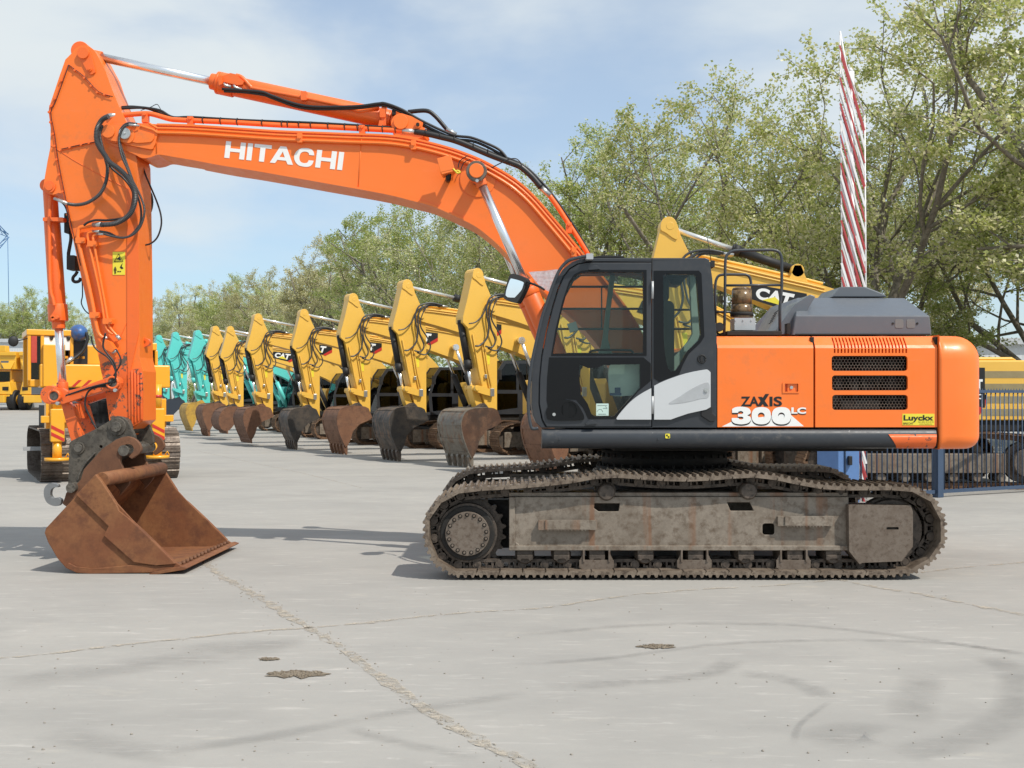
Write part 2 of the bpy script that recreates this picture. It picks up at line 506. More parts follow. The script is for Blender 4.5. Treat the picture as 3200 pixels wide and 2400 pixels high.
for x in (1640, 1754, 1864, 2014, 2170, 2326, 2478, 2598):
    ro = MB(); c = P(x, 1733, YN+.2)
    ro.cyl((c.x, YN+.14, c.z), (c.x, YN+.2, c.z), .075, .095, n=22)
    ro.cyl((c.x, YN+.2, c.z), (c.x, YN+.42, c.z), .095, n=22)
    ro.ext([(c.x-.075, c.z+.01), (c.x+.075, c.z+.01), (c.x+.075, c.z-.035), (c.x+.045, c.z-.05), (c.x+.03, c.z-.03), (c.x-.03, c.z-.03), (c.x-.045, c.z-.05), (c.x-.075, c.z-.035)], YN+.115, YN+.15)
    ro.ext([(c.x-.075, c.z+.01), (c.x+.075, c.z+.01), (c.x+.075, c.z+.06), (c.x-.075, c.z+.06)], YN+.125, YN+.4)
    ro.build('track_roller', M['trackdark'], trk, bevel=.004)
for x in (1864, 2170, 2480):
    g = MB(); Yg = YN+.1
    g.ext(L([(x-54,1750),(x+54,1750),(x+54,1774),(x+44,1780),(x-44,1780),(x-54,1774)], Yg), Yg, Yg+.016)
    for sx in (-1, 1):
        g.ext(L([(x+sx*40-3,1718),(x+sx*40+3,1718),(x+sx*40+3,1756),(x+sx*40-3,1756)], Yg), Yg-.012, Yg+.3)
        g.ext(L([(x+sx*40,1726),(x+sx*52,1750),(x+sx*40,1750)], Yg), Yg+.002, Yg+.014)
    g.build('track_guide', M['hub'], trk, bevel=.003)
for x, y in ((1896, 1538), (2340, 1535)):
    c = MB(); q = P(x, y, YN+.1)
    c.steps((q.x, YN+.09, q.z), (q.x, YN+.5, q.z), [(0, .07), (.05, .084), (.3, .084), (.301, .1), (1, .1)])
    c.build('carrier_roller', M['trackdark'], trk, bevel=.004)
trk2 = copy_tree(trk, EX); trk2.location.y += 2.59
# ---- centre frame, swing bearing -----------------------------------------
cf = MB()
q0, q1 = P(1760, 1560, 12), P(2400, 1640, 12)
cf.box(q0.x, q1.x, 10.95, 13.05, q1.z, q0.z)
sw = P(2075, 1480, 12)
cf.cyl((sw.x, 12, .62), (sw.x, 12, .93), 1.0, .8, n=40)
cf.build('undercarriage_frame', M['dark'], EX, bevel=.02)
sb = MB()
sb.cyl((sw.x, 12, .93), (sw.x, 12, 1.0), .74, n=48); sb.cyl((sw.x, 12, 1.0), (sw.x, 12, 1.17), .68, n=48)
for k in range(40):
    t = 2*math.pi*k/40
    sb.cyl((sw.x+.71*math.cos(t), 12+.71*math.sin(t), .98), (sw.x+.71*math.cos(t), 12+.71*math.sin(t), 1.03), .016, n=6)
    sb.cyl((sw.x+.715*math.cos(t), 12+.715*math.sin(t), 1.1), (sw.x+.715*math.cos(t), 12+.715*math.sin(t), 1.14), .014, n=6)
sb.build('swing_bearing', M['dark'], EX)
YU = 10.52   # near side of the upper structure
dk = MB()
a, b = P(1770, 1398, YU), P(2920, 1396, YU)
dk.box(a.x, b.x, YU+.2, 13.45, a.z-.0, a.z+.22)
dk.box(a.x+.5, b.x-.3, YU+.45, 13.3, a.z-.06, a.z)
dk.build('revolving_frame', M['dark'], EX, bevel=.01)
# sill bar: rounded section swept along x
def section_x(mb, x0, x1, sec, smooth=True):
    """sec = [(Y, Z)] swept from x0 to x1 (each may be a function of index)"""
    n = len(sec)
    vs = [((x0(i) if callable(x0) else x0), y, z) for i, (y, z) in enumerate(sec)] + [((x1(i) if callable(x1) else x1), y, z) for i, (y, z) in enumerate(sec)]
    fs = [(i, (i+1) % n, n+(i+1) % n, n+i) for i in range(n)]
    mb.add(vs, fs, smooth)
    mb.add(vs, [tuple(reversed(range(n))), tuple(range(n, 2*n))], False)
zt, zb = P(0, 1341, YU).z, P(0, 1403, YU).z
secn = [(YU+.24, zt), (YU+.05, zt), (YU+.02, zt-.012), (YU+.004, zt-.05), (YU, zt-.085), (YU+.004, zt-.12), (YU+.02, zt-.155), (YU+.055, zb+.012), (YU+.10, zb), (YU+.24, zb)]
sl = MB()
xd = lambda i: P(2765, 0, YU).x + (0 if i < 2 else min(1, (zt-secn[i][1])/(zt-zb))*(P(2822, 0, YU).x-P(2765, 0, YU).x)) if i < 9 else P(2822, 0, YU).x
section_x(sl, P(1694, 0, YU).x, P(2928, 0, YU).x, [(y+.003, z) for y, z in secn])
for x, y in ((1749,1372),(2058,1372)):
    q = P(x, y, YU); sl.cyl((q.x, YU-.006, q.z), (q.x, YU+.02, q.z), .011, n=8)
sill = sl.build('sill_bar', M['silgrey'], EX)
so = MB()
osec = [(y-.003, z) for y, z in secn if z < zt-.03]
section_x(so, lambda i: P(2772+38*min(1, max(0, (zt-.03-osec[i][1])/(zt-.03-zb))), 0, YU).x if i < len(osec)-1 else P(2812, 0, YU).x, P(2927, 0, YU).x, osec)
so.build('sill_corner', M['orange_worn'], sill)
stk = MB(); decal(stk, rc(2079,1355,2094,1370,3), YU-.004); s1 = stk.build('marker_sticker', M['yellowst'], sill)
stk = MB(); decal(stk, [(2082,1358),(2087,1358),(2087,1363),(2082,1363)], YU-.006); decal(stk, [(2087,1363),(2092,1363),(2092,1368),(2087,1368)], YU-.006)
stk.build('marker_print', M['blacklet'], s1)
# ---- orange side doors ----------------------------------------------------
YD = YU + .03
zc, ztop = P(0, 1088, YD).z, P(0, 1049, YD).z
def side_panel(mb, xpx0, xpx1, holes, y1=1335):
    z1 = P(0, y1, YD).z
    x0, x1 = P(xpx0, 0, YD).x, P(xpx1, 0, YD).x
    mb.ext([(x0, z1), (x1, z1), (x1, zc), (x0, zc)], YD, YD+.03, [L(h, YD) for h in holes])
    mb.ext([(x0, z1), (x0+.02, z1), (x0+.02, zc), (x0, zc)], YD+.031, YD+.5)
    mb.ext([(x1-.02, z1), (x1, z1), (x1, zc), (x1-.02, zc)], YD+.031, YD+.5)
    return x0, x1
d1 = MB()
x0, x1 = side_panel(d1, 2242, 2542, [rc(2447,1197,2496,1224,2)])
cs_ = [(YD, zc), (YD+.014, zc+.03), (YD+.09, ztop-.012), (YD+.12, ztop), (YD+.5, ztop+.004), (YD+.5, ztop-.03), (YD+.1, ztop-.04), (YD+.03, zc)]
section_x(d1, x0, x1, cs_, False)
door1 = d1.build('side_door', M['orange'], EX)
lt = MB()
lt.ext(L(rc(2445,1195,2498,1228,2), YD), YD-.008, YD+.002, [L(rc(2452,1199,2494,1224,2), YD)])
lt.ext(L(rc(2462,1199,2493,1224,2), YD), YD+.012, YD+.02)
lt.box(P(2445,0,YD).x, P(2498,0,YD).x, YD+.034, YD+.04, P(0,1228,YD).z, P(0,1195,YD).z)
la = lt.build('latch', M['orange'], door1)
lk = MB(); q = P(2474, 1211, YD); lk.cyl((q.x, YD+.002, q.z), (q.x, YD+.014, q.z), .016, n=16); lk.build('lock', M['zinc'], la)
d2 = MB()
grl = [rc(2599, 1112, 2836, 1159, 9), rc(2600, 1173, 2837, 1220, 9), rc(2601, 1234, 2837, 1281, 9)]
vents = [[(2606+10.65*k, 1090), (2611+10.65*k, 1090), (2611+10.65*k, 1103), (2606+10.65*k, 1103)] for k in range(22)]
x0, x1 = side_panel(d2, 2548, 2929, grl + vents)
# chamfer with slots: built as strips between the slots
def chamfer(mb, xa, xb, s0=0, s1=1):
    a = [(YD, zc), (YD+.015, zc+.03), (YD+.09, ztop-.012)]
    b = [(YD+.03, zc), (YD+.042, zc+.02), (YD+.10, ztop-.035)]
    section_x(mb, xa, xb, a + b[::-1], False)
xs = [P(2606+10.65*k+d, 0, YD).x for k in range(22) for d in (0, 5)]
edges = [x0] + xs + [x1]
for k in range(0, len(edges), 2): chamfer(d2, edges[k], edges[k+1])
section_x(d2, x0, x1, [(YD+.09, ztop-.012), (YD+.12, ztop), (YD+.5, ztop+.004), (YD+.5, ztop-.03), (YD+.10, ztop-.035)], False)
section_x(d2, x0+.004, x1-.004, [(YD+.064, zc-.07), (YD+.064, zc), (YD+.12, ztop-.04), (YD+.13, ztop-.04), (YD+.075, zc-.07)], False)
door2 = d2.build('side_door', M['orange'], EX)
door2['label'] = 'orange side door with three black mesh grilles and a row of slots'
# honeycomb mesh behind each opening
hexm = []
for gi, (gx0, gy0, gx1, gy1) in enumerate(((2597,1110,2838,1161), (2598,1171,2839,1222), (2599,1232,2839,1283))):
    m = MB()
    px = 10.2; r = px/math.sqrt(3)
    ny = int((gy1-gy0)/(1.5*r))+1
    for j in range(ny+1):
        for i in range(int((gx1-gx0)/px)+1):
            cx, cy = gx0 + i*px + (px/2 if j % 2 else 0), gy0 + j*1.5*r
            if not (gx0+3 < cx < gx1-3 and gy0+3 < cy < gy1-3): continue
            outer = [(cx+(r+.05)*math.sin(R(60*k)), cy+(r+.05)*math.cos(R(60*k))) for k in range(6)]
            inner = [(cx+(r-.8)*math.sin(R(60*k)), cy+(r-.8)*math.cos(R(60*k))) for k in range(6)]
            vs = [P(a, b, YD) + Vector((0, .036, 0)) for a, b in outer+inner]
            m.add(vs, [(k, (k+1) % 6, 6+(k+1) % 6, 6+k) for k in range(6)])
    m.build('grille', M['hub'], door2)
eng = MB()
for x, y, w, h, d in ((2620,1100,30,185,.18),(2680,1180,16,110,.14),(2712,1110,70,80,.2),(2715,1195,40,95,.22),(2790,1120,30,160,.16),(2640,1250,120,30,.12)):
    a, b = P(x, y, YD), P(x+w, y+h, YD); eng.box(a.x, b.x, YD+d, YD+d+.2, b.z, a.z)
for k in range(6):
    a = P(2600+44*k, 1120+7*(k % 3), YD+.13); b = P(2630+40*k, 1275-9*(k % 2), YD+.13); eng.tube([a, b], .012, 6)
a, b = P(2548, 1052, YD), P(2929, 1332, YD)
eng.box(a.x, b.x, YD+.44, YD+.46, b.z, a.z)
eng.build('engine', M['dark'], EX)
# ---- lettering on the doors ----------------------------------------------
YL = YD - .003
tri = MB(); decal(tri, [(2256,1333),(2290,1316),(2465,1291),(2512,1332)], YL+.002); tri.build('lettering', M['white'], door1)
def rings(mb, outer, holes, Y):
    mb.prism([P(x, y, Y) for x, y in outer], (0, .0015, 0), [[P(x, y, Y) for x, y in h] for h in holes])
def o_glyph(cx, cy, rx, ry, ix, iy):
    o = [(cx+rx*math.copysign(abs(math.cos(t))**.8, math.cos(t)), cy+ry*math.copysign(abs(math.sin(t))**.8, math.sin(t))) for t in [2*math.pi*k/32 for k in range(32)]]
    i = [(cx+ix*math.cos(t), cy+iy*math.sin(t)) for t in [2*math.pi*k/20 for k in range(20)]]
    return o, i
three = cr2([(2288,1281),(2300,1275),(2322,1274),(2340,1279),(2346,1289),(2344,1296),(2336,1301),(2345,1306),(2346,1316),(2338,1325),(2318,1329),(2296,1326),(2287,1318),(2287,1309)], 3) + \
        [(2308,1309),(2310,1313),(2318,1314),(2323,1311),(2323,1307),(2318,1305),(2306,1305),(2306,1297),(2318,1297),(2323,1294),(2322,1290),(2316,1287),(2308,1289),(2306,1293),(2288,1293)]
for dy, mt, Y in ((5, 'blacklet', YL), (0, 'white', YL-.003)):
    m = MB()
    m.prism([P(x, y-3+dy*.9, Y) for x, y in three], (0, .0015, 0))
    for cx in (2379, 2442):
        o, i = o_glyph(cx, 1299+dy*.9, 30, 27, 10.5, 10)
        rings(m, o, [i], Y)
    m.build('lettering', M[mt], door1)
lettering('lettering', 'LC', Q(2473,1273,2519,1293,YL-.003), M['white'], door1, offset=.045)
lettering('lettering', 'LC', Q(2473,1276,2519,1296,YL), M['blacklet'], door1, offset=.045)
lettering('lettering', 'ZA', Q(2315,1239,2372,1270,YL), M['blacklet'], door1, offset=.03)
lettering('lettering', 'IS', Q(2405,1239,2444,1270,YL), M['blacklet'], door1, offset=.03)
xm = MB()
decal(xm, [(2369,1240),(2381,1240),(2402,1270),(2389,1270)], YL); decal(xm, [(2392,1231),(2404,1231),(2384,1262),(2378,1270),(2366,1270)], YL-.002)
xm.build('lettering', M['blacklet'], door1)
ls = MB(); decal(ls, rc(2820,1293,2920,1329,1), YL); lst = ls.build('dealer_sticker', M['yellowst'], door2)
lettering('lettering', 'Luyckx', Q(2824,1297,2917,1319,YL-.003), M['blacklet'], lst, offset=.03)
lettering('lettering', 'BRECHT', Q(2823,1320,2855,1327,YL-.003), M['blacklet'], lst, offset=.006)
lettering('lettering', 'Tel. (03) 313 95 51', Q(2869,1317,2918,1321.5,YL-.003), M['blacklet'], lst)
lettering('lettering', 'www.luyckx.be', Q(2873,1323,2913,1327.5,YL-.003), M['blacklet'], lst)
# ---- counterweight --------------------------------------------------------
cw = MB()
xa = P(2936, 0, YU).x
Rt = 3.15
plan = [(xa, YU+.002)]
ya_ = -1.478
xc = sw.x + math.sqrt(Rt*Rt - 1.25**2)       # where the tail arc starts
crn = [(xc-.42, 12+ya_), (xc-.24, 12+ya_+.006), (xc-.10, 12+ya_+.05), (xc-.02, 12+ya_+.13), (xc, 12-1.25)]
arc = [(sw.x + math.sqrt(Rt*Rt - y*y), 12+y) for y in [-1.25+2.5*k/16 for k in range(17)]]
half = cr2(crn, 3)[:-1]
plan += half + arc + [(x, 24-y) for x, y in half[::-1]] + [(xa, 13.478)]
def inset(pl, d):
    out = []
    for i, (x, y) in enumerate(pl):
        a, b_ = Vector(pl[i-1]), Vector(pl[(i+1) % len(pl)])
        t = (b_-a).normalized(); out.append((x - t.y*d*(0 if i in (0, len(pl)-1) else 1), y + t.x*d))
    return out
z0_, z1_ = P(0, 1405, YU).z, P(0, 1046, YU).z
rings_ = []
for k in range(7):
    t = R(90*k/6); rings_.append((z0_+.13-.13*math.cos(t)*1.0, .13-.13*math.sin(t)))
for k in range(9):
    t = R(90*k/8); rings_.append((z1_-.24+.24*math.sin(t), .24-.24*math.cos(t)))
n_ = len(plan); vs, fs = [], []
for z, d in rings_: vs += [(x, y, z) for x, y in inset(plan, d)]
for j in range(len(rings_)-1):
    for i in range(n_):
        k = (i+1) % n_; fs.append((j*n_+i, j*n_+k, (j+1)*n_+k, (j+1)*n_+i))
sm_f = [(i % n_) != n_-1 for i in range(len(fs))]
fs += [tuple(reversed(range(n_))), tuple(range((len(rings_)-1)*n_, len(rings_)*n_))]
cw.add(vs, fs, sm_f + [True, True])
cwt = cw.build('counterweight', M['orange'], EX)
gap = MB(); a, b = P(2928, 1052, YU), P(2936, 1402, YU); gap.box(a.x, b.x+.02, YU+.05, 13.4, b.z, a.z); gap.build('body_seam', M['dark'], EX)
gap = MB(); a, b = P(2540, 1052, YU), P(2550, 1336, YU); gap.box(a.x, b.x, YU+.07, YU+.4, b.z, a.z); gap.build('body_seam', M['dark'], EX)
gap = MB(); a, b = P(2234, 1055, YU), P(2246, 1338, YU); gap.box(a.x, b.x, YU+.10, YU+.6, b.z, a.z); gap.build('body_seam', M['dark'], EX)
far = MB(); a, b = P(2242, 1049, YD), P(2929, 1338, YD)
far.box(a.x, b.x, 13.44, 13.47, b.z, a.z); far.box(a.x, b.x, YD+.52, 13.43, a.z-.06, a.z-.02); far.build('far_side_panel', M['orange'], EX)
# ---- engine hood ----------------------------------------------------------
YH = 11.05
hd = MB()
def T3(x, y, Y, dY): 
    q = P(x, y, Y); q.y += dY; return q
W = 2.0
prof = [(2486,1046),(2486,985),(2524,919),(2878,920),(2913,987),(2913,1046)]
lo = [P(2475,1046,YH), P(2486,985,YH), P(2906,987,YH), P(2912,1046,YH)]
hi = [P(2524,919,YH)+Vector((0,.42,0)), P(2874,920,YH)+Vector((0,.42,0))]
sh = lambda q, d: Vector((q.x, q.y+d, q.z))
vs = [lo[0], lo[1], hi[0], hi[1], lo[2], lo[3]]
zc2 = 2*YH + W
mir = [Vector((q.x, zc2 - q.y, q.z)) for q in vs]
vs = vs + mir
hd.add(vs, [(0,5,4,1),(1,4,3,2),(2,3,9,8),(6,7,10,11),(7,8,9,10),(0,1,2,8,7,6),(5,11,10,9,3,4)])
hood = hd.build('engine_hood', M['hoodgrey'], EX, bevel=.012)
hb2 = MB()
q = [P(2600,928,YH+.42), P(2607,919,YH+.42), P(2627,896,YH+.42), P(2706,896,YH+.42), P(2765,919,YH+.42), P(2772,928,YH+.42)]
hb2.prism(q, (0, .7, 0)); hb2.build('hood_hump', M['hoodgrey'], hood, bevel=.01)
hs = MB()
q = [P(2396,1046,YH+.1), P(2394,1032,YH+.1), P(2440,968,YH+.1), P(2455,950,YH+.1), P(2502,920,YH+.1), P(2518,926,YH+.1), P(2480,990,YH+.1), P(2472,1046,YH+.1)]
q = [p+Vector((.10,0,0)) for p in q]; hs.prism(q, (0, .45, 0)); hs.build('hood_front', M['hoodgrey'], hood, bevel=.008)
hl = MB()
for x0 in (2797, 2833): hl.ext(L(rc(x0, 997, x0+26, 1025, 5), YH), YH-.004, YH+.004)
hl.build('reflector', plain('reflector_grey', (.17,.18,.18), .3), hood)
hl = MB()
for x in (2790, 2866): q = P(x, 1011, YH); hl.cyl((q.x, YH-.006, q.z), (q.x, YH+.002, q.z), .012, n=8)
hl.ext(L([(2486,1043),(2906,1043),(2906,1047),(2486,1047)], YH), YH-.012, YH+.01)
hl.ext(L(rc(2452,1012,2462,1046,2), YH-.1), YH-.2, YH-.1)
hl.build('hood_trim', M['dark'], hood)
vt = MB()
for k in range(5): vt.prism([P(2404+4*k, 1010-8*k, YH+.09), P(2416+4*k, 1001-8*k, YH+.09), P(2416+4*k, 1004-8*k, YH+.09), P(2404+4*k, 1013-8*k, YH+.09)], (0, .03, 0))
vt.build('vent_slot', M['blackmat'], hood)
# ---- walkway, rails, pre-cleaner -----------------------------------------
YR = 10.75
wk = MB(); a, b = P(2272, 1034, YR), P(2444, 1048, YR); wk.box(a.x, b.x, YR, YR+1.2, b.z, a.z); wk.build('platform', M['dark'], EX, bevel=.006)
r1 = MB()
r1.tube([P(x, y, YR+.03) for x, y in [(2263,1040),(2265,980),(2266,880)]+cr2([(2266,850),(2267,815),(2272,797),(2288,785),(2312,782)],4)+[(2400,781)]+cr2([(2415,781),(2432,786),(2441,800),(2443,822),(2443,860)],4)+[(2443,900),(2437,960),(2437,1044)]], .0145, 10)
r1.tube([P(2266,892,YR+.03), P(2443,891,YR+.03)], .013, 10)
r1.build('handrail', M['silgrey'], EX)
r2 = MB()
Y2 = 11.6
r2.tube([P(x, y, Y2) for x, y in [(2236,1010),(2235,940)]+cr2([(2235,905),(2237,878),(2246,862),(2262,858)],4)+[(2315,858)]+cr2([(2330,858),(2341,864),(2346,878),(2347,892)],4)], .0145, 10)
r2.tube([P(2236,975,Y2), P(2300,975,Y2)], .012, 8); r2.build('handrail', M['silgrey'], EX)
pc = MB(); c = P(2318, 990, 10.95)
b0 = P(2318, 992, 10.95); b1 = P(2318, 898, 10.95)
pc.steps(b0, b1, [(0, .107), (.06, .112), (.09, .112), (.095, .104), (.42, .107), (.425, .1), (.9, .098), (.98, .088), (1, .06)], 28)
pcl = pc.build('air_precleaner', M['brownglass'], EX)
pb = MB(); pb.ext(L(rc(2291,995,2356,1033,2), 10.9), 10.83, 11.05)
for x in (2298, 2322, 2348): q = P(x, 1001, 10.83); pb.cyl((q.x, 10.822, q.z), (q.x, 10.84, q.z), .008, n=8)
pb.build('bracket', M['alu'], pcl, bevel=.004)
pk = MB(); pk.tube([b0+Vector((0,0,.012)), b0+Vector((0,0,.05))], .115, 28); pk.build('band', M['dark'], pcl)
ca = MB(); q = P(2245, 1023, 10.8); ca.cyl((q.x, 10.74, q.z), (q.x, 10.9, q.z), .045, n=18); ca.tube([P(2240,1040,10.85), P(2255,1047,10.8), P(2270,1043,10.8)], .01, 6, 4)
ca.build('rear_camera', M['blackmat'], EX)
# ---- cab ------------------------------------------------------------------
YA, YB = 10.55, 11.55
sil = [(1692,1337),(1676,1322),(1667,1300),(1661,1262),(1662,1190),(1668,1115),(1684,1040),(1701,980),(1719,915),(1736,876),(1759,841),(1789,818),(1812,809),(1832,806),
       (2204,806),(2215,810),(2219,822),(2226,870),(2234,985),(2240,1048),(2240,1337)]
dor = [(1708,1333),(1696,1312),(1686,1262),(1687,1190),(1694,1115),(1709,1035),(1726,968),(1745,905),(1762,866),(1781,842),(1806,827),(1838,821),(2035,821),(2035,1333)]
grow = lambda pts, d: [(x + (d if x > 1900 else -d), y + (d if y > 1200 else -d)) for x, y in pts]
rearwin = [(2072,862),(2080,856),(2168,858),(2176,864),(2190,1045),(2184,1062),(2144,1102),(2126,1138),(2113,1157),(2100,1161),(2088,1152),(2079,1118),(2074,1060)]
cb = MB()
cb.ext(L(sil, YA), YA, YA+.07, [L(grow(dor, 2.5), YA), L(rearwin, YA)])
# far side wall with its own big windows
farwin = [(1726,1103),(1742,1010),(1766,930),(1793,880),(1815,864),(2026,862),(2026,1103)]
farrear = [(2060,866),(2150,866),(2162,1040),(2132,1095),(2064,1114)]
farlow = [(1800,1142),(2005,1142),(2005,1200),(1920,1300),(1850,1300),(1805,1230)]
cb.ext(L(sil, YA), YB-.06, YB, [L(h, YB) for h in (farwin, farrear, farlow)])
# roof and front header swept across the cab
roof = [(1736,876),(1759,841),(1789,818),(1812,809),(1832,806),(2204,806),(2215,810),(2219,822),(2221,836),(2190,830),(1838,826),(1808,832),(1785,846),(1762,872),(1748,893)]
cb.ext(L(roof, YA), YA+.07, YB-.06)
cb.ext(L([(1662,1190),(1661,1262),(1667,1300),(1676,1322),(1692,1337),(2240,1337),(2240,1318),(1700,1318),(1686,1290),(1679,1250),(1680,1190)], YA), YA+.07, YB-.06)
cb.ext(L([(2226,1050),(2240,1050),(2240,1318),(2226,1318)], YA), YA+.07, YB-.06)
cab = cb.build('cab', M['cabgrey'], EX, bevel=.006)
# roof shell line, door hinges and trim
rt = MB()
rt.ext(L([(2036,807),(2040,807),(2040,845),(2036,845)], YA), YA-.004, YA+.02)
rt.ext(L([(1880,799),(1935,801),(1952,806),(1850,806)], YA+.3), YA+.25, YB-.2)
rt.build('roof_trim', M['blackmat'], cab)
upw = [(1728,1105),(1740,1040),(1752,985),(1768,925),(1783,884),(1797,864),(1815,855),(1840,851),(2010,851),(2010,1105)]
lowin = [(1810,1138),(1838,1150),(1868,1150),(1885,1140),(2000,1138),(2000,1212),(1918,1300),(1908,1303),(1860,1302),(1848,1294),(1836,1262),(1815,1232),(1809,1160)]
dr = MB()
dr.ext(L(dor, YA), YA-.012, YA+.035, [L(upw, YA), L(lowin, YA)])
door = dr.build('cab_door', M['cabgrey'], cab, bevel=.006)
# gloss-black surrounds on the door and rear quarter
bs = MB()
blk_up = [(1722,1112),(1736,1030),(1758,940),(1778,880),(1794,858),(1816,847),(1840,844),(2020,844),(2020,1112)]
bs.ext(L(blk_up, YA), YA-.016, YA-.0125, [L(upw, YA)])
blk_low = [(1716,1117),(2010,1117),(2033,1136),(2033,1190),(1995,1222),(1922,1309),(1838,1309),(1822,1275),(1800,1250),(1770,1246),(1732,1258),(1712,1272),(1708,1250),(1710,1180)]
bs.ext(L(blk_low, YA), YA-.016, YA-.0125, [L(lowin, YA)])
bs.build('window_surround', M['black'], door)
bs = MB()
blk_r = [(2043,846),(2184,846),(2192,856),(2201,1052),(2190,1070),(2152,1106),(2134,1140),(2122,1170),(2060,1193),(2043,1182)]
bs.ext(L(blk_r, YA), YA-.005, YA-.001, [L(rearwin, YA)])
bs.build('window_surround', M['black'], cab)
gl = MB(); gl.ext(L(upw, YA), YA+.012, YA+.016); gl.build('window_pane', M['glass'], door)
gl = MB(); gl.ext(L(lowin, YA), YA+.012, YA+.016); gl.build('window_pane', M['glassdark'], door)
gl = MB(); gl.ext(L(rearwin, YA), YA+.012, YA+.016); gl.build('window_pane', M['glass'], cab)
CLEAR = glass('far_glass', (.94,.96,.95), .5)
gl = MB(); gl.ext(L(farwin, YB), YB-.03, YB-.026); gl.build('window_pane', CLEAR, cab)
gl = MB(); gl.ext(L(farrear, YB), YB-.03, YB-.026); gl.build('window_pane', CLEAR, cab)
ws = [P(1664,1185,YA), P(1670,1115,YA), P(1686,1040,YA), P(1703,980,YA), P(1721,915,YA), P(1738,878,YA)]
gl = MB()
vs = [sh(p, .07)+Vector((.02,0,0)) for p in ws] + [sh(p, .94)+Vector((.02,0,0)) for p in ws]
gl.add(vs, [(k, k+1, 7+k, 6+k) for k in range(5)], True); gl.build('windscreen', CLEAR, cab)
# silver panels
sp_ = MB()
front = cr2([(1928,1311),(1927,1304),(1950,1275),(1975,1250),(2003,1230),(2034,1213)], 4) + [(2034,1311)]
sp_.ext(L(front, YA), YA-.035, YA-.013); sp_.build('silver_panel', M['silver'], door, bevel=.010, seg=3)
sp_ = MB()
rear = [(2043,1206)] + cr2([(2060,1197),(2088,1185),(2142,1167),(2196,1156),(2210,1156),(2219,1164)], 3) + [(2219,1272),(2205,1280),(2150,1292),(2120,1302),(2095,1311),(2043,1311)]
sp_.ext(L(rear, YA), YA-.03, YA-.002); spr = sp_.build('silver_panel', M['silver'], cab, bevel=.010, seg=3)
sp_ = MB()
q = [(2215,1200),(2200,1196),(2160,1215),(2120,1240),(2088,1262),(2140,1258),(2190,1246),(2213,1240)]
sp_.ext(L(cr2(q, 3, True), YA), YA-.033, YA-.028); sp_.build('panel_crease', M['alu'], spr, bevel=.003)
lk = MB(); q = P(2205,1219,YA); lk.cyl((q.x, YA-.045, q.z), (q.x, YA-.03, q.z), .02, n=16); lk.cyl((q.x, YA-.05, q.z), (q.x, YA-.045, q.z), .009, n=12); lk.build('lock', M['zinc'], spr)
bs = MB(); bs.ext(L([(2190,1300),(2190,1282),(2225,1270),(2225,1290),(2238,1300),(2232,1318),(2218,1318)], YA), YA-.02, YA-.003); bs.build('door_stop', M['blackmat'], cab, bevel=.006)
# door furniture
hd_ = MB()
hp = cr2([(1708,1278),(1722,1262),(1748,1250),(1780,1250),(1803,1262),(1819,1287),(1825,1304),(1812,1313),(1722,1313),(1708,1300)], 3, True)
hd_.ext(L(hp, YA), YA-.03, YA-.012, [L(circ(1778, 1281, 25, 16), YA)])
hd_.cyl(P(1778,1281,YA)+Vector((0,-.013,0)), P(1778,1281,YA)+Vector((0,-.006,0)), .076, n=20)
hd_.ext(L(rc(1759,1256,1777,1306,3), YA), YA-.026, YA-.014)
hh = hd_.build('door_handle', M['black'], door, bevel=.006)
lk = MB(); q = P(1731,1295,YA); lk.cyl((q.x, YA-.036, q.z), (q.x, YA-.028, q.z), .016, n=14); lk.build('lock', M['zinc'], hh)
hg = MB()
for y0, y1 in ((880, 934), (1238, 1293)):
    hg.cyl(P(2038, y0, YA)+Vector((0,-.03,0)), P(2038, y1, YA)+Vector((0,-.03,0)), .012, n=12)
hg.build('hinge', M['alu'], door)
bmp = MB()
for x, y in ((1848, 836), (1838, 1318)):
    bmp.ext(L(cr2([(x-10,y+8),(x+2,y-4),(x+12,y-5),(x+24,y+2),(x+26,y+6),(x+10,y+8)], 3, True), YA), YA-.05, YA-.012)
bmp.build('door_bumper', M['cabgrey'], door, bevel=.01)
q = P(2193,1122,YA); kn = MB(); kn.tube([q+Vector((.037*math.cos(t),-.006,.037*math.sin(t))) for t in [2*math.pi*k/20 for k in range(21)]], .007, 6); kn.ext(L(rc(2188,1113,2197,1131,3), YA), YA-.014, YA-.002); kn.build('lock_cover', M['blackmat'], cab)
cs2 = MB(); decal(cs2, rc(1863,1261,1902,1299,1), YA+.008); cst = cs2.build('notice_sticker', M['trim'], door)
cst.data.materials[0] = plain('pale_sticker', (.55,.70,.64), .5)
ln = MB()
for pl in ([(1867,1267),(1898,1267)], [(1866,1286),(1872,1279),(1879,1279),(1884,1287)], [(1884,1276),(1898,1276),(1892,1270)], [(1870,1294),(1894,1294)]):
    ln.tube([P(x, y, YA+.0075) for x, y in pl], .0018, 4)
ln.build('sticker_print', M['blacklet'], cst)
# grab rail in front of the cab
gr = MB()
gr.tube([P(x, y, YA-.09) for x, y in cr2([(1836,800),(1808,805),(1776,815),(1750,842),(1730,886),(1712,938),(1694,992),(1678,1060),(1663,1130),(1655,1190),(1651,1248),(1653,1300),(1660,1334),(1668,1340),(1682,1338)], 5)], .016, 10)
gr.build('grab_rail', M['silgrey'], cab)
gb = MB(); gb.ext(L(rc(1831,794,1853,812,2), YA-.06), YA-.11, YA+.02); gb.build('rail_bracket', M['alu'], cab, bevel=.003)
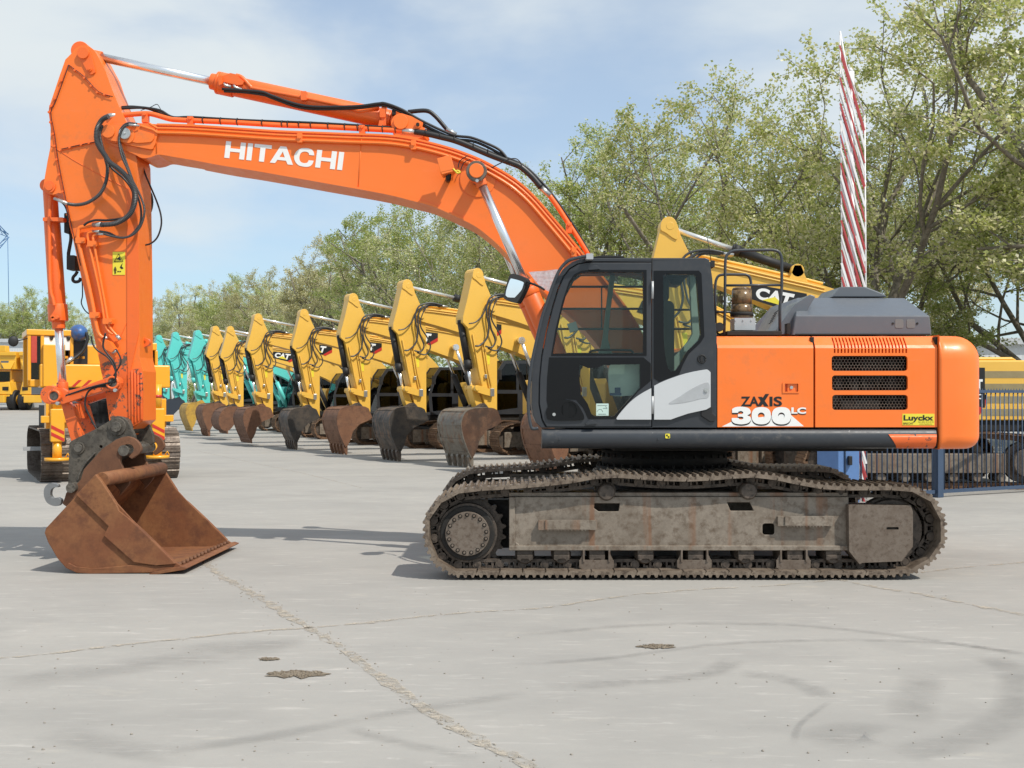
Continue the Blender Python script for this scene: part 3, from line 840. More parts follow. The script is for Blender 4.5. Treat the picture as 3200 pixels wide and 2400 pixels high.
# guard bars outside the far window, washer, interior
gbar = MB()
YG = YB + .04
for y in (896, 965, 1028): gbar.tube([P(1742, y, YG), P(2016, y, YG)], .0125, 8)
for y in (968, 1028): gbar.tube([P(2060, y, YG), P(2176, y, YG)], .0115, 8)
for x in (1880,): gbar.tube([P(x, 896, YG), P(x, 1030, YG)], .008, 6)
gbar.build('window_guard', M['blackmat'], cab)
YI = 11.47
tp = MB()
tp.ext(L([(1906,850),(1922,850),(1917,895),(1908,960),(1901,1030),(1899,1060),(1906,1090),(1914,1108),(1866,1108),(1877,1085),(1883,1050),(1893,960)], YI), YI-.05, YI)
tp.ext(L([(2150,860),(2176,858),(2192,1050),(2170,1075),(2110,1165),(2078,1165),(2080,1140),(2120,1100),(2152,1062),(2160,1045)], YI-.3), YI-.36, YI-.3)
tp.build('interior_trim', M['trim'], cab, bevel=.006)
se = MB()
YS = 10.98
se.ext(L(rc(2030,945,2098,1190,18), YS), YS-.2, YS+.22)
se.ext(L([(1950,1190),(2090,1180),(2095,1225),(1950,1235)], YS), YS-.22, YS+.24)
se.ext(L(rc(2040,866,2086,948,16), YS), YS-.11, YS+.13)
se.ext(L([(1990,1235),(2090,1235),(2095,1318),(1980,1318)], YS), YS-.18, YS+.2)
se.build('seat', M['blackmat'], cab, bevel=.03, seg=3)
hdr = MB(); hdr.ext(L([(1800,838),(2160,838),(2160,862),(2130,876),(2112,900),(2085,896),(2066,866),(1810,856)], YI-.1), YI-.4, YI-.1); hdr.build('headliner', M['blackmat'], cab)
con = MB()
con.ext(L(cr2([(1896,1148),(1925,1140),(1992,1140),(2000,1150),(2000,1215),(1985,1232),(1910,1238),(1895,1215)], 3, True), YS), YS-.3, YS-.24)
con.build('console', plain('console_grey', (.62,.68,.65), .5), cab, bevel=.01)
con = MB(); decal(con, rc(1921,1211,1939,1228,1), YS-.303); decal(con, rc(1906,1228,1942,1236,1), YS-.303); con.build('console_label', plain('label_blue', (.05,.09,.2), .4), cab)
lv = MB()
lv.tube([P(1792,1318,11.1), P(1800,1240,11.1), P(1812,1150,11.15)], .012, 8); lv.tube([P(1945,1230,10.8), P(1946,1150,10.8), P(1940,1125,10.8)], .012, 8, 3); lv.ball(P(1812,1145,11.15), .03)
lv.box(*[v for v in (P(1720,1130,11.0).x, P(1790,1130,11.0).x, 10.7, 11.4, P(0,1318,11).z, P(0,1255,11).z)])
lv.tube([P(x, y, 11.2) for x, y in cr2([(1842,1105),(1846,1098),(1870,1094),(1960,1094),(1975,1098),(1980,1108)], 3)], .012, 8)
lv.build('control_levers', M['blackmat'], cab)
mo = MB(); mo.prism(Q4((1772,1012),(1800,1004),(1808,1032),(1782,1040),11.2), (0,.05,0)); mo.build('monitor', M['alu'], cab, bevel=.004)
# mirror
mi = MB()
YM = 10.75
mh = cr2([(1574,925),(1590,866),(1598,857),(1610,856),(1638,866),(1646,878),(1640,900),(1620,940),(1610,947),(1582,938)], 3, True)
mi.prism([P(x, y, YM)+Vector((0,(x-1610)*.0012,0)) for x, y in mh], (.04,.09,0)); mr = mi.build('mirror', M['blackmat'], EX, bevel=.008)
mi = MB(); mg = cr2([(1580,924),(1593,876),(1604,872),(1632,879),(1637,886),(1632,902),(1612,926),(1604,930)], 3, True)
mi.prism([P(x, y, YM-.004)+Vector((0,(x-1610)*.0012,0)) for x, y in mg], (0,.003,0)); mi.build('mirror_glass', M['mirror'], mr)
ma = MB(); ma.tube([P(1645,880,YM+.03), P(1672,890,YM+.02), P(1690,898,10.7), P(1700,905,10.62)], .011, 8); ma.build('mirror_arm', M['blackmat'], mr)
PLAST = glass('clear_plastic', (.86,.88,.9), .9); _t = PLAST.node_tree; _m = _t.nodes.new('ShaderNodeMixShader'); _d = _t.nodes.new('ShaderNodeBsdfDiffuse'); _d.inputs[0].default_value = (.75,.76,.8,1)
_o = _t.nodes['Material Output']; _s = _o.inputs['Surface'].links[0].from_socket; _n = _t.nodes.new('ShaderNodeTexNoise'); _n.inputs['Scale'].default_value = 7; _t.links.new(_n.outputs[0], _m.inputs[0]); _t.links.new(_s, _m.inputs[1]); _t.links.new(_d.outputs[0], _m.inputs[2]); _t.links.new(_m.outputs[0], _o.inputs['Surface'])
rg = MB(); rg.prism([P(x, y, 10.9) for x, y in ((1652,850),(1705,846),(1738,842),(1736,875),(1716,912),(1690,898),(1668,872))], (.02,.004,0)); rg.build('rain_guard', PLAST, cab)
an = MB(); an.tube([P(2222,816,11.2), P(2210,740,11.2)], .004, 5); an.ext(L(rc(2217,818,2228,838,2), 10.9), 10.8, 10.95); an.build('antenna', M['blackmat'], cab)
# ---- boom -----------------------------------------------------------------
Y0, Y1 = 11.75, 12.25
btop = [(326,397),(344,388),(382,385),(450,385),(492,388),(600,391),(736,400),(871,409),(1000,414),(1100,418),(1210,422),(1296,434),(1394,458),(1472,485),(1531,512),(1609,559),(1668,610),(1727,677),(1786,747),(1825,795),(1889,870),(1961,965),(1996,1020)]
bbot = [(1925,1160),(1871,1084),(1825,1029),(1756,968),(1700,912),(1645,855),(1590,799),(1550,759),(1492,712),(1433,681),(1355,646),(1296,630),(1198,606),(1010,572),(801,535),(700,519),(600,500),(540,490),(496,483),(472,491),(444,494),(415,480),(344,450),(328,436),(321,416)]
foot = [(2030,1090),(2045,1150),(2040,1195),(2015,1225),(1980,1230),(1950,1205)]
bpoly = cr2(btop, 3) + foot + cr2(bbot, 3)
bm = MB(); bm.ext(L(bpoly, Y0), Y0, Y1)
boom = bm.build('boom', M['orange'], EX, bevel=.008)
def offs(pts, d):
    """offset an open outline (measured units); +d is to the right of travel, i.e. downwards when travelling right"""
    out = []
    for i, p in enumerate(pts):
        a, b = Vector(pts[max(i-1, 0)]), Vector(pts[min(i+1, len(pts)-1)])
        t = (b-a).normalized()
        out.append((p[0]-t.y*d, p[1]+t.x*d))
    return out
tp_ = cr2(btop[4:], 4); bt_ = cr2(bbot[:-8], 4)
fl = MB()
fl.ext(L(offs(tp_, -1) + offs(tp_, 5)[::-1], Y0), Y0-.022, Y1+.022)
fl.ext(L(offs(bt_, -1) + offs(bt_, 5)[::-1], Y0), Y0-.03, Y1+.03)
fl.build('flange', M['orange'], boom, bevel=.004)
bd = MB()
for x0, y0, x1, y1 in ((490,389,489,480),(1130,424,1119,590)):   # weld seams
    bd.tube([P(x0,y0,Y0), P(x1,y1,Y0)], .006, 5)
bd.build('boom_bracket', M['orange'], boom)
# nose lobe plate and pins
nl = MB()
nose = cr2([(324,414),(329,396),(344,389),(368,390),(384,396),(474,420),(484,428),(486,440),(478,450),(462,452),(400,446),(356,440),(332,432)], 3, True)
nl.ext(L(cr2([(326,414),(331,398),(348,390),(384,388),(486,410),(490,440),(483,461),(470,468),(390,452),(350,446),(330,434)], 3, True), Y0), Y0-.03, Y0)
nl.ext(L(cr2([(326,414),(331,398),(346,391),(366,394),(405,403),(420,412),(421,432),(410,447),(392,447),(345,440),(330,430)], 3, True), Y0-.03), Y0-.055, Y0-.03)
nl.ext(L(cr2([(420,414),(474,418),(483,425),(478,440),(462,446),(416,445)], 3, True), Y0-.03), Y0-.045, Y0-.03)
q = P(345, 415, Y0); nl.cyl((q.x, Y0-.075, q.z), (q.x, Y1+.07, q.z), .07, n=24)
nl.build('boom_nose', M['orange'], boom, bevel=.005)
cp = MB(); q = P(397.5, 422, Y0); cp.cyl((q.x, Y0-.085, q.z), (q.x, Y0-.03, q.z), .062, n=26); cp.cyl((q.x, Y0-.095, q.z), (q.x, Y0-.084, q.z), .015, n=6); cp.build('pin_cap', M['zinc'], boom, bevel=.004)
# lettering HITACHI on the boom
def poly_letters():
    """H I T A C H I, each glyph in a unit-high box: list of (outline, holes)"""
    H = [(0,0),(.32,0),(.32,.4),(.93,.4),(.93,0),(1.25,0),(1.25,1),(.93,1),(.93,.6),(.32,.6),(.32,1),(0,1)]
    I = [(0,0),(.32,0),(.32,1),(0,1)]
    T = [(.38,0),(.70,0),(.70,.8),(1.08,.8),(1.08,1),(0,1),(0,.8),(.38,.8)]
    A = [(0,0),(.33,0),(.45,.2),(1.0,.2),(1.12,0),(1.46,0),(.92,1),(.54,1)]
    Ah = [(.56,.38),(.73,.70),(.89,.38)]
    C = cr2([(1.25,.36),(1.17,.14),(.98,.0),(.66,-.03),(.32,.03),(.08,.24),(0,.5),(.08,.76),(.32,.97),(.66,1.03),(.98,1.0),(1.17,.86),(1.24,.66)], 4) + \
        cr2([(.92,.66),(.86,.78),(.66,.83),(.46,.78),(.36,.66),(.33,.5),(.36,.34),(.46,.22),(.66,.17),(.86,.22),(.93,.36)], 4)
    x = 0; out = []
    for g, h, w in ((H,None,1.25),(I,None,.32),(T,None,1.08),(A,Ah,1.46),(C,None,1.25),(H,None,1.25),(I,None,.32)):
        gap = .13
        if g is T: x -= .03
        if g is A: x -= .14
        if g is C: x -= .12
        out.append(([(a+x, b) for a, b in g], [[(a+x, b) for a, b in h]] if h else []))
        x += w + gap
    return out, x - .13
gl_, wtot = poly_letters()
q4 = Q4((707,441),(1076,476),(1069,532),(701,493), Y0)
def qmap(a, b, quad, w):
    u = a/w
    return quad[3].lerp(quad[2], u).lerp(quad[0].lerp(quad[1], u), b) + Vector((0,-.004,0))
lm = MB()
for o, h in gl_:
    lm.prism([qmap(a, b, q4, wtot) for a, b in o], (0,.002,0), [[qmap(a, b, q4, wtot) for a, b in hh] for hh in h])
lm.build('lettering', M['white'], boom)
# pipes along the boom
pm = MB()
base_ = cr2(btop[4:20], 4)
for d, r, y in ((13, .013, Y0-.03), (27, .017, Y0-.03)):
    ln_ = offs(base_, d)
    if d == 13: ln_ = [(466,386),(480,394)] + ln_
    else: ln_ = [(440,394),(478,406)] + ln_
    pm.tube([P(x, y_, y) for x, y_ in ln_], r, 8)
for i in (14, 28, 38, 58):
    if i < len(base_):
        c = offs(base_, 20)[i]; pm.ext(L(rc(c[0]-8, c[1]-15, c[0]+8, c[1]+14, 2), Y0-.05), Y0-.065, Y0)
        q = P(c[0], c[1]-2, Y0-.06); pm.cyl((q.x, Y0-.08, q.z), (q.x, Y0-.06, q.z), .016, n=8)
pm.build('boom_pipe', M['orange'], boom, bevel=.002)
pm = MB()
tpipe = [(384,360),(430,356),(462,355),(485,359),(530,372),(560,375),(600,377),(735,383),(871,391),(1000,396),(1100,401),(1257,409)]
pm.tube([P(x, y, Y0+.08) for x, y in cr2(tpipe, 4)], .027, 12)
pm.tube([P(x, y, Y0+.1) for x, y in cr2([(1718,612),(1745,650),(1774,695),(1805,742),(1838,795)], 4)], .027, 12)
for x, y in ((452,361),(594,374),(1131,401),(1778,706)):
    a = P(x-9, y-10, Y0+.05); b = P(x+9, y+22, Y0+.05); pm.box(a.x, b.x, Y0+.04, Y0+.12, b.z, a.z)
    q = P(x, y-4, Y0+.04); pm.cyl((q.x, Y0+.02, q.z), (q.x, Y0+.05, q.z), .018, n=8)
pm.build('boom_pipe', M['orange_cyl'], boom, bevel=.003)
# pipe fittings
zf = MB()
zf.tube([P(338,364,Y0+.02), P(352,361,Y0+.05), P(384,360,Y0+.08)], .03, 12)
zf.tube([P(1257,409,Y0+.08), P(1296,412,Y0+.08)], .031, 12)
zf.tube([P(1688,583,Y0+.1), P(1719,612,Y0+.1)], .031, 12)
zf.tube([P(402,389,Y0-.1), P(436,393,Y0-.06)], .013, 8)
zf.tube([P(1395,404,Y0+.2), P(1425,420,Y0+.2)], .024, 10)
zf.build('hose_fitting', M['zinc'], boom)
def hose(ptspx, Y, r, mat='hose', corr=.16, pitch=.016, parent=None, n=10, sm=6, name='hydraulic_hose'):
    m = MB(); Yf_ = Y if callable(Y) else (lambda t: Y)
    N = len(ptspx)
    p3 = [P(x, y, Yf_(i/(N-1))) for i, (x, y) in enumerate(ptspx)]
    m.tube(cr(p3, sm), r, n, corr=corr, pitch=pitch)
    return m.build(name, M[mat], parent or EX)
hose([(1296,412),(1340,419),(1374,427),(1433,443),(1531,484),(1600,510),(1629,523),(1662,552),(1690,585)], Y0+.08, .034, 'rubber', 0, parent=boom)
hose([(334,352),(352,342),(400,338),(450,337),(500,345),(540,366),(600,366),(735,374),(871,380),(1000,385),(1200,397),(1320,405),(1440,438),(1540,478),(1630,513),(1690,566),(1735,620),(1790,700),(1842,790)], Y0+.1, .014, 'rubber', 0, parent=boom)
hose([(334,350),(352,340),(400,334),(440,336),(470,341),(520,362)], Y0+.14, .016, 'rubber', 0, parent=boom)
hose([(440,345),(470,335),(490,326),(500,338),(505,350)], Y0+.1, .004, 'rubber', 0, parent=boom)
hose([(694,278),(760,282),(820,288),(852,300),(925,325),(993,334),(1115,332),(1180,324),(1206,324),(1257,343),(1319,378),(1413,421),(1472,430),(1523,449),(1562,469),(1586,497)], 11.83, .015, 'rubber', 0, parent=boom)
hose([(700,285),(760,288),(822,296),(850,306),(925,333),(993,341),(1115,338),(1180,330),(1206,331),(1257,352),(1319,388),(1413,432),(1472,440),(1520,458),(1580,490)], 11.85, .015, 'rubber', 0, parent=boom)
hose([(1275,350),(1331,346),(1359,362),(1390,397),(1400,408)], 12.0, .024, 'rubber', 0, parent=boom)
hose([(1210,330),(1260,352),(1330,395),(1400,428),(1480,462),(1560,492)], 12.05, .02, 'rubber', 0, parent=boom)
hose([(1520,533),(1560,512),(1590,498),(1612,496),(1625,506),(1630,520)], Y0-.02, .006, 'rubber', 0, parent=boom)
for x in (635,690,742,820,882,900,935,972,1026,1078,1118,1152,1196,1236,1330,1375,1420,1480,1525):
    y = np.interp(x, [600,735,871,1000,1200,1320,1440,1540], [374,380,387,392,403,412,441,482])
    ti = MB(); q = P(x, y, Y0+.08); ti.cyl(q+Vector((-.004,0,0)), q+Vector((.004,0,0)), .04, n=14); ti.build('cable_tie', M['blackmat'], boom)
# work lamp on the boom
wl = MB()
YW = Y0-.34
wl.prism([P(x, y, YW) for x, y in ((1365,495),(1408,483),(1421,530),(1377,540))], (0,.18,0))
wl.prism([P(x, y, YW) for x, y in ((1375,537),(1423,526),(1415,536),(1382,545))], (0,.2,0))
lampo = wl.build('work_lamp', M['orange'], boom, bevel=.004)
wl = MB(); wl.tube([P(1402,541,YW+.1), P(1402,556,YW+.12), P(1400,562,Y0)], .03, 8); wl.build('lamp_bracket', M['blackmat'], lampo)
wl = MB(); wl.tube([P(x, y, YW) for x, y in cr2([(1416,527),(1424,535),(1430,533),(1438,538),(1430,541),(1424,536)], 3)], .009, 6); wl.build('yellow_tie', M['yellowst'], lampo)
hose([(1432,524),(1436,505),(1447,495),(1462,486)], Y0-.06, .005, 'rubber', 0, parent=lampo, name='cable')
hose([(1440,530),(1450,508),(1470,498)], Y0-.06, .005, 'rubber', 0, parent=lampo, name='cable')
# ---- boom cylinders -------------------------------------------------------
for side in (0, 1):
    Yc = 11.42 if not side else 12.58
    dY = Yc - 11.42
    up = P(1490, 541, 11.42) + Vector((0, dY, 0)); lo_ = P(1795, 1235, 11.42) + Vector((0, dY, 0))
    ax = (lo_-up); Ln = ax.length; axd = ax.normalized()
    c = MB()
    s_ = (P(1640, 880, 11.42) + Vector((0, dY, 0)) - up).length
    e0 = up + axd*s_
    c.steps(e0, lo_, [(0, .085), (.06, .085), (.061, .108), (.12, .108), (.125, .102), (.98, .102), (1, .09)], 26)
    bc = c.build('boom_cylinder', M['orange_cyl'], EX, bevel=.004)
    c = MB(); c.cyl(up + axd*.14, e0 + axd*.05, .046, n=22); c.build('rod', M['chrome'], bc)
    c = MB()
    c.cyl((up.x, Yc-.085, up.z), (up.x, Yc+.085, up.z), .098, n=26); c.cyl(up + axd*.06, up + axd*.15, .06, n=16)
    c.build('rod_eye', M['orange_cyl'], bc, bevel=.006)
    if not side:
        c = MB()
        c.cyl((up.x, 11.3, up.z), (up.x, 11.34, up.z), .105, .11, n=26); c.cyl((up.x, 11.34, up.z), (up.x, Y0, up.z), .07, n=20)
        pn = c.build('pin_collar', M['hub'], bc, bevel=.004)
        c = MB(); c.cyl((up.x, 11.285, up.z), (up.x, 11.31, up.z), .075, n=24); c.build('pin_cap', M['orange'], bc, bevel=.004)
        c = MB(); q = P(1491,565,11.3); c.cyl((q.x, 11.285, q.z), (q.x, 11.31, q.z), .018, n=6); c.build('bolt', M['zinc'], bc)
    bp = MB(); bp.cyl((up.x, Y0-.012 if not side else Y1, up.z), (up.x, Y0 if not side else Y1+.012, up.z), .19, n=36); bp.build('boss_plate', M['orange'], boom)
# ---- stick ----------------------------------------------------------------
S0, S1 = 11.78, 12.22
spoly = cr2([(225,165),(238,150),(260,142),(283,148),(298,162),(309,182)], 4) + [(330,221),(344,263),(371,330),(396,384),(428,500),(431,620),(433,744),(435,900),(436,1117),(446,1160),(446,1315),(415,1342),(396,1362),(360,1366),(346,1345),(338,1290),(328,1217),(311,1130),(287,1022),(263,908),(236,785),(205,640),(196,606)] + \
        cr2([(182,603),(168,608),(150,605),(137,592),(136,578),(140,552)], 3) + [(148,505),(157,461),(158,400),(152,350),(153,336),(165,300),(185,240),(204,186)]
sm_ = MB(); sm_.ext(L(spoly, S0), S0, S1)
stick = sm_.build('stick', M['orange'], EX, bevel=.008)
sd = MB()
# right-hand wrapper strip and weld ridges, lube-line
sd.ext(L([(398,590),(430,590),(435,900),(435,1040),(402,1190),(398,1100)], S0), S0-.012, S0)
sd.tube([P(160,455,S0), P(230,500,S0), P(300,540,S0), P(398,590,S0)], .006, 5)
sd.tube([P(330,1100,S0), P(372,1062,S0), P(400,1000,S0)], .006, 5)
sd.ext(L(cr2([(247,170),(255,155),(270,153),(282,163),(299,220),(295,230),(285,234),(275,226),(252,182)], 3, True), S0), S0-.018, S0)
q = P(263,168,S0); sd.cyl((q.x, S0-.04, q.z), (q.x, S1+.04, q.z), .062, n=24)
q = P(283,219,S0); sd.cyl((q.x, S0-.035, q.z), (q.x, S0, q.z), .026, n=12); sd.cyl((q.x, S0-.05, q.z), (q.x, S0, q.z), .014, n=6)
q = P(156,584,S0); sd.cyl((q.x, S0-.02, q.z), (q.x, S0, q.z), .064, n=24); sd.cyl((q.x, S0-.03, q.z), (q.x, S0-.02, q.z), .043, n=24)
# rear cover plate line down the left border
for pl in ([(211,203),(172,310),(155,352),(167,420),(178,500),(197,600),(225,730)], [(211,203),(265,245),(305,290),(345,298)], [(189,470),(255,453),(296,445)]):
    sd.tube([P(x, y, S0-.008) for x, y in cr2(pl, 3)], .007, 5)
    for x, y in cr2(pl, 2)[1:-1]:
        q = P(x, y, S0); sd.cyl((q.x, S0-.026, q.z), (q.x, S0, q.z), .014, n=6)
sd.build('stick_fittings', M['orange_cyl'], stick, bevel=.003)
ll = MB()
for pl in ([(213,202),(174,312),(157,352),(169,420),(180,500),(199,600),(227,730),(250,830)], [(213,203),(262,240),(305,286),(350,302)], [(190,466),(255,451),(298,443)]):
    ll.tube([P(x+2, y, S0-.02) for x, y in cr2(pl, 3)], .0045, 5)
ll.build('lube_line', M['blackmat'], stick)
lug = MB()
lug.ext(L([(420,1030),(434,1033),(441,1044),(450,1055)]+circ(457,1070,12,8,-70,80)+[(446,1087),(434,1098),(425,1112),(416,1100),(412,1085)], 11.95), 11.93, 12.0, [L(circ(450.5,1069.5,6,12), 11.95)])
lug.build('lifting_lug', M['orange_worn'], stick, bevel=.006)
wr = MB()
wr.ext(L([(400,1165),(412,1155),(440,1150),(448,1172),(448,1312),(436,1322),(404,1340)], S0), S0-.018, S0)
for k in range(4):
    x = 412+9.5*k; wr.tube([P(x, 1158+2*k, S0-.022), P(x+1, 1326-5*k, S0-.022)], .012, 6)
wrs = wr.build('wear_strip', M['orange_worn'], stick, bevel=.004)
lw = MB()
lw.ext(L([(312,1140),(398,1100),(402,1160),(402,1335),(370,1350),(350,1330),(340,1285),(328,1212)], S0), S0-.003, S0+.002)
lw.build('worn_paint', paint('scraped_paint', (.80,.135,.02), .5, amt=.5, scale=2.2, coat=0, chips=.85, chipc=(.13,.085,.06)), stick)
# warning sticker
ws_ = MB(); decal(ws_, rc(352,787,391,859,1), S0-.005); wst = ws_.build('warning_sticker', M['yellowst'], stick)
YS_ = S0-.0075
wp = MB()
wp.tube([P(x, y, YS_) for x, y in ((357,818),(371,793),(384.5,817),(357,818))], .0035, 4)
decal(wp, [(364,809),(369,805),(373,801),(376,807),(378,813),(372,814),(369,810),(366,812)], YS_)
decal(wp, [(379,827),(383,823),(380,832),(386,838),(380,841),(374,836)], YS_)
wp.tube([P(383,823,YS_), P(379,830,YS_)], .003, 4)
for a in ([(360,838),(360,846)], [(357,839),(357,846)], [(363,839),(363,846)], [(358.5,846),(358.5,855)], [(361.5,846),(361.5,855)], [(357,839),(363,839)], [(367,848),(378,848)], [(369,846.5),(367,848),(369,849.5)], [(376,846.5),(378,848),(376,849.5)]):
    wp.tube([P(x, y, YS_) for x, y in a], .0035, 4)
q = P(360,835.5,YS_); wp.cyl((q.x, YS_-.001, q.z), (q.x, YS_+.002, q.z), .007, n=10)
wp.build('sticker_print', M['blacklet'], wst)
# pipes on the stick
sp2 = MB()
for pl, r in (([(292,703),(275,707),(252,711),(245,722),(246,760),(274,880),(290,954),(305,1035),(322,1056)], .022),
              ([(296,725),(280,727),(274,734),(277,760),(312,915),(327,1005),(336,1032),(352,1045)], .014),
              ([(306,732),(296,735),(291,742),(294,765),(326,938),(338,1005),(346,1027),(368,1052)], .014)):
    sp2.tube([P(x, y, S0-.05) for x, y in cr2(pl, 4)], r, 10)
for x, y in ((250,752),(287,762),(294,985),(335,1004)):
    sp2.ext(L(rc(x-12, y-9, x+18, y+9, 3), S0-.05), S0-.075, S0)
    q = P(x+12, y, S0-.07); sp2.cyl((q.x, S0-.095, q.z), (q.x, S0-.07, q.z), .014, n=8)
sp2.ext(L([(322,1075),(335,1062),(352,1070),(366,1092),(356,1102),(338,1093)], S0-.05), S0-.12, S0)
sp2.build('stick_pipe', M['orange'], stick, bevel=.003)
zf = MB()
zf.tube([P(292,703,S0-.05), P(318,701,S0-.09)], .028, 10)
zf.tube([P(290,723,S0-.05), P(312,723,S0-.08)], .015, 8); zf.tube([P(303,732,S0-.05), P(325,731,S0-.08)], .016, 8)
zf.tube([P(354,1094,S0-.06), P(362,1103,S0-.06)], .034, 12); zf.tube([P(327,1052,S0-.05), P(334,1060,S0-.05)], .022, 6)
zf.tube([P(365,1048,S0-.05), P(375,1062,S0-.05)], .022, 10)
zf.tube([P(170,620,S0-.03), P(212,637,S0-.06)], .018, 8)
zf.build('hose_fitting', M['zinc'], stick)
Yh = 11.6
hose([(338,364),(322,372),(310,388),(302,412),(305,448),(330,488),(344,508),(377,532),(406,565),(422,603),(419,641),(401,674),(363,697),(325,702),(315,702)], lambda t: 11.62+.03*math.sin(t*9), .029)
hose([(318,390),(311,420),(317,453),(331,500),(336,527),(331,568),(312,606),(276,632),(241,640),(212,637)], 11.68, .020)
hose([(322,395),(312,425),(320,458),(345,520),(385,556),(408,585),(416,610),(410,650),(392,678),(340,688),(300,688),(275,695),(262,705)], 11.68, .012, 'rubber', 0)
hose([(404,390),(388,396),(378,412),(372,440),(380,485),(398,528),(408,552),(432,598),(449,641),(450,674),(436,712),(412,735),(382,743),(350,738),(325,731)], 11.66, .013)
hose([(428,387),(400,385),(383,396),(374,415),(376,450),(392,500),(412,556),(426,600),(440,650),(440,690),(430,712),(404,738),(372,742),(340,728),(312,723)], 11.70, .013)
hose([(425,556),(453,584),(471,614),(470,652),(453,684),(432,700)], 12.34, .026, 'rubber', .1)
hose([(438,495),(455,547),(466,573),(491,633),(503,674),(503,709),(490,744),(466,763),(433,767)], 12.0, .010, 'rubber', .1)
hose([(180,622),(200,640),(210,664),(214,690)], 11.74, .008, 'rubber', 0)
# black valve and sling hook behind the stick
vb = MB()
vb.ext(L(rc(206,668,222,730,3), 12.0), 11.95, 12.1); vb.ext(L(rc(216,800,242,845,3), 12.0), 11.93, 12.08)
vb.tube([P(x, y, 12.0) for x, y in [(216,690),(222,740),(218,770),(214,800),(226,812)]], .02, 8, 3)
vb.tube([P(x, y, 12.0) for x, y in cr2([(242,848),(236,858),(229,866),(228,876),(236,881),(248,878),(252,868)], 4)], .018, 8)
vb.tube([P(x, y, 12.0) for x, y in cr2([(256,860),(258,920),(254,945),(262,965),(274,978),(290,985)], 4)], .007, 6)
vb.build('control_valve', M['blackmat'], stick, bevel=.004)
# ---- arm cylinder ---------------------------------------------------------
YAC = 12.0
a0, a1 = P(263, 168, 12.0), P(1255, 383, 12.0)
axd = (a1-a0).normalized(); Ln = (a1-a0).length
tt = lambda x: (x-263)/(1255-263)
ac = MB()
s0, s1 = a0.lerp(a1, tt(659)), a0.lerp(a1, tt(1222))
ac.steps(s0, s1, [(0, .085), (.035, .09), (.036, .122), (.05, .122), (.13, .122), (.131, .108), (.99, .108), (1, .10)], 28)
acy = ac.build('arm_cylinder', M['orange_cyl'], EX, bevel=.005)
ac = MB(); ac.cyl(a0.lerp(a1, .045), s0 + axd*.05, .047, n=24); ac.build('rod', M['chrome'], acy)
ac = MB()
ac.cyl((a0.x, 11.88, a0.z), (a0.x, 12.12, a0.z), .1, n=24); ac.cyl(a0, a0.lerp(a1, .055), .065, n=16)
ac.cyl((a1.x, 11.9, a1.z), (a1.x, 12.1, a1.z), .11, n=24); ac.cyl(s1, a1, .085, n=18)
ac.build('cylinder_eye', M['orange_cyl'], acy, bevel=.005)
ac = MB()
ac.prism([P(x, y, 11.86) for x, y in ((683,248),(694,238),(720,228),(738,232),(750,244),(762,254),(758,264),(742,266),(700,256))], (0,.2,0))
ac.prism([P(x, y, 11.8) for x, y in ((680,238),(692,236),(694,262),(684,266))], (0,.3,0))
ac.tube([P(x, y, 11.9) for x, y in cr2([(738,236),(752,240),(766,252),(784,272),(800,278),(940,304),(1080,334),(1118,347),(1140,346),(1170,336),(1185,333)], 4)], .024, 10)
for x, y in ((950,298),(1196,352)):
    ac.ext(L(rc(x-9, y-12, x+9, y+16, 3), 11.86), 11.84, 11.96)
ac.ext(L(rc(1192,328,1206,392,2), 11.86), 11.86, 12.14)
ac.ext(L([(1186,376),(1200,378),(1198,396),(1182,394)], 11.85), 11.84, 11.9)
ac.build('cylinder_valve', M['orange_cyl'], acy, bevel=.004)
ac = MB()
for pl in ([(699,260),(703,266),(722,271)], [(730,266),(734,272),(756,280)]): ac.tube([P(x, y, 11.83) for x, y in pl], .014, 8)
ac.build('hose_fitting', M['zinc'], acy)
lug = MB()
lug.ext(L(cr2([(1225,400),(1222,380),(1232,362),(1250,354),(1268,358),(1312,372),(1322,384),(1320,398),(1335,412),(1300,436),(1235,424)], 3, True), 11.82), 11.82, 11.87)
lug.ext(L(cr2([(1225,400),(1222,380),(1232,362),(1250,354),(1268,358),(1312,372),(1322,384),(1320,398),(1335,412),(1300,436),(1235,424)], 3, True), 11.82), 12.13, 12.18)
q = P(1253,382,11.82)
lug.cyl((q.x, 11.795, q.z), (q.x, 12.2, q.z), .078, n=26)
q = P(1306,391,11.82); lug.cyl((q.x, 11.8, q.z), (q.x, 11.83, q.z), .035, n=16)
lug.build('cylinder_lug', M['orange'], boom, bevel=.005)
bt2 = MB(); q = P(1306,391,11.82); bt2.cyl((q.x, 11.78, q.z), (q.x, 11.81, q.z), .02, n=6); q = P(1230,352,11.84); bt2.box(q.x-.02, q.x+.02, 11.84, 12.0, q.z-.02, q.z+.03); bt2.build('bolt', M['dark'], boom)
# ---- bucket cylinder and linkage -----------------------------------------
b0, b1 = P(156, 584, 12.0), P(197, 1234, 12.0)
tb = lambda y: (y-584)/(1234-584)
bc = MB()
bs0, bs1 = b0.lerp(b1, tb(690)), b0.lerp(b1, tb(1027))
bc.steps(bs0, bs1, [(0, .085), (.77, .088), (.78, .104), (.93, .104), (.935, .07), (1, .068)], 26)
bc.cyl((b0.x, 11.9, b0.z), (b0.x, 12.1, b0.z), .07, n=20)
bc.tube([P(x, y, 11.87) for x, y in cr2([(158,612),(156,640),(154,690),(155,780),(158,900),(166,935),(170,955)], 4)], .020, 8)
bc.cyl(b0, bs0, .075, n=20)
bc.ext(L(rc(136,680,200,692,3), 11.88), 11.86, 11.98)
for x, y in ((168,990),(180,992),(170,996)): q = P(x, y, 11.88); bc.cyl((q.x, 11.84, q.z), (q.x, 11.9, q.z), .022, n=8)
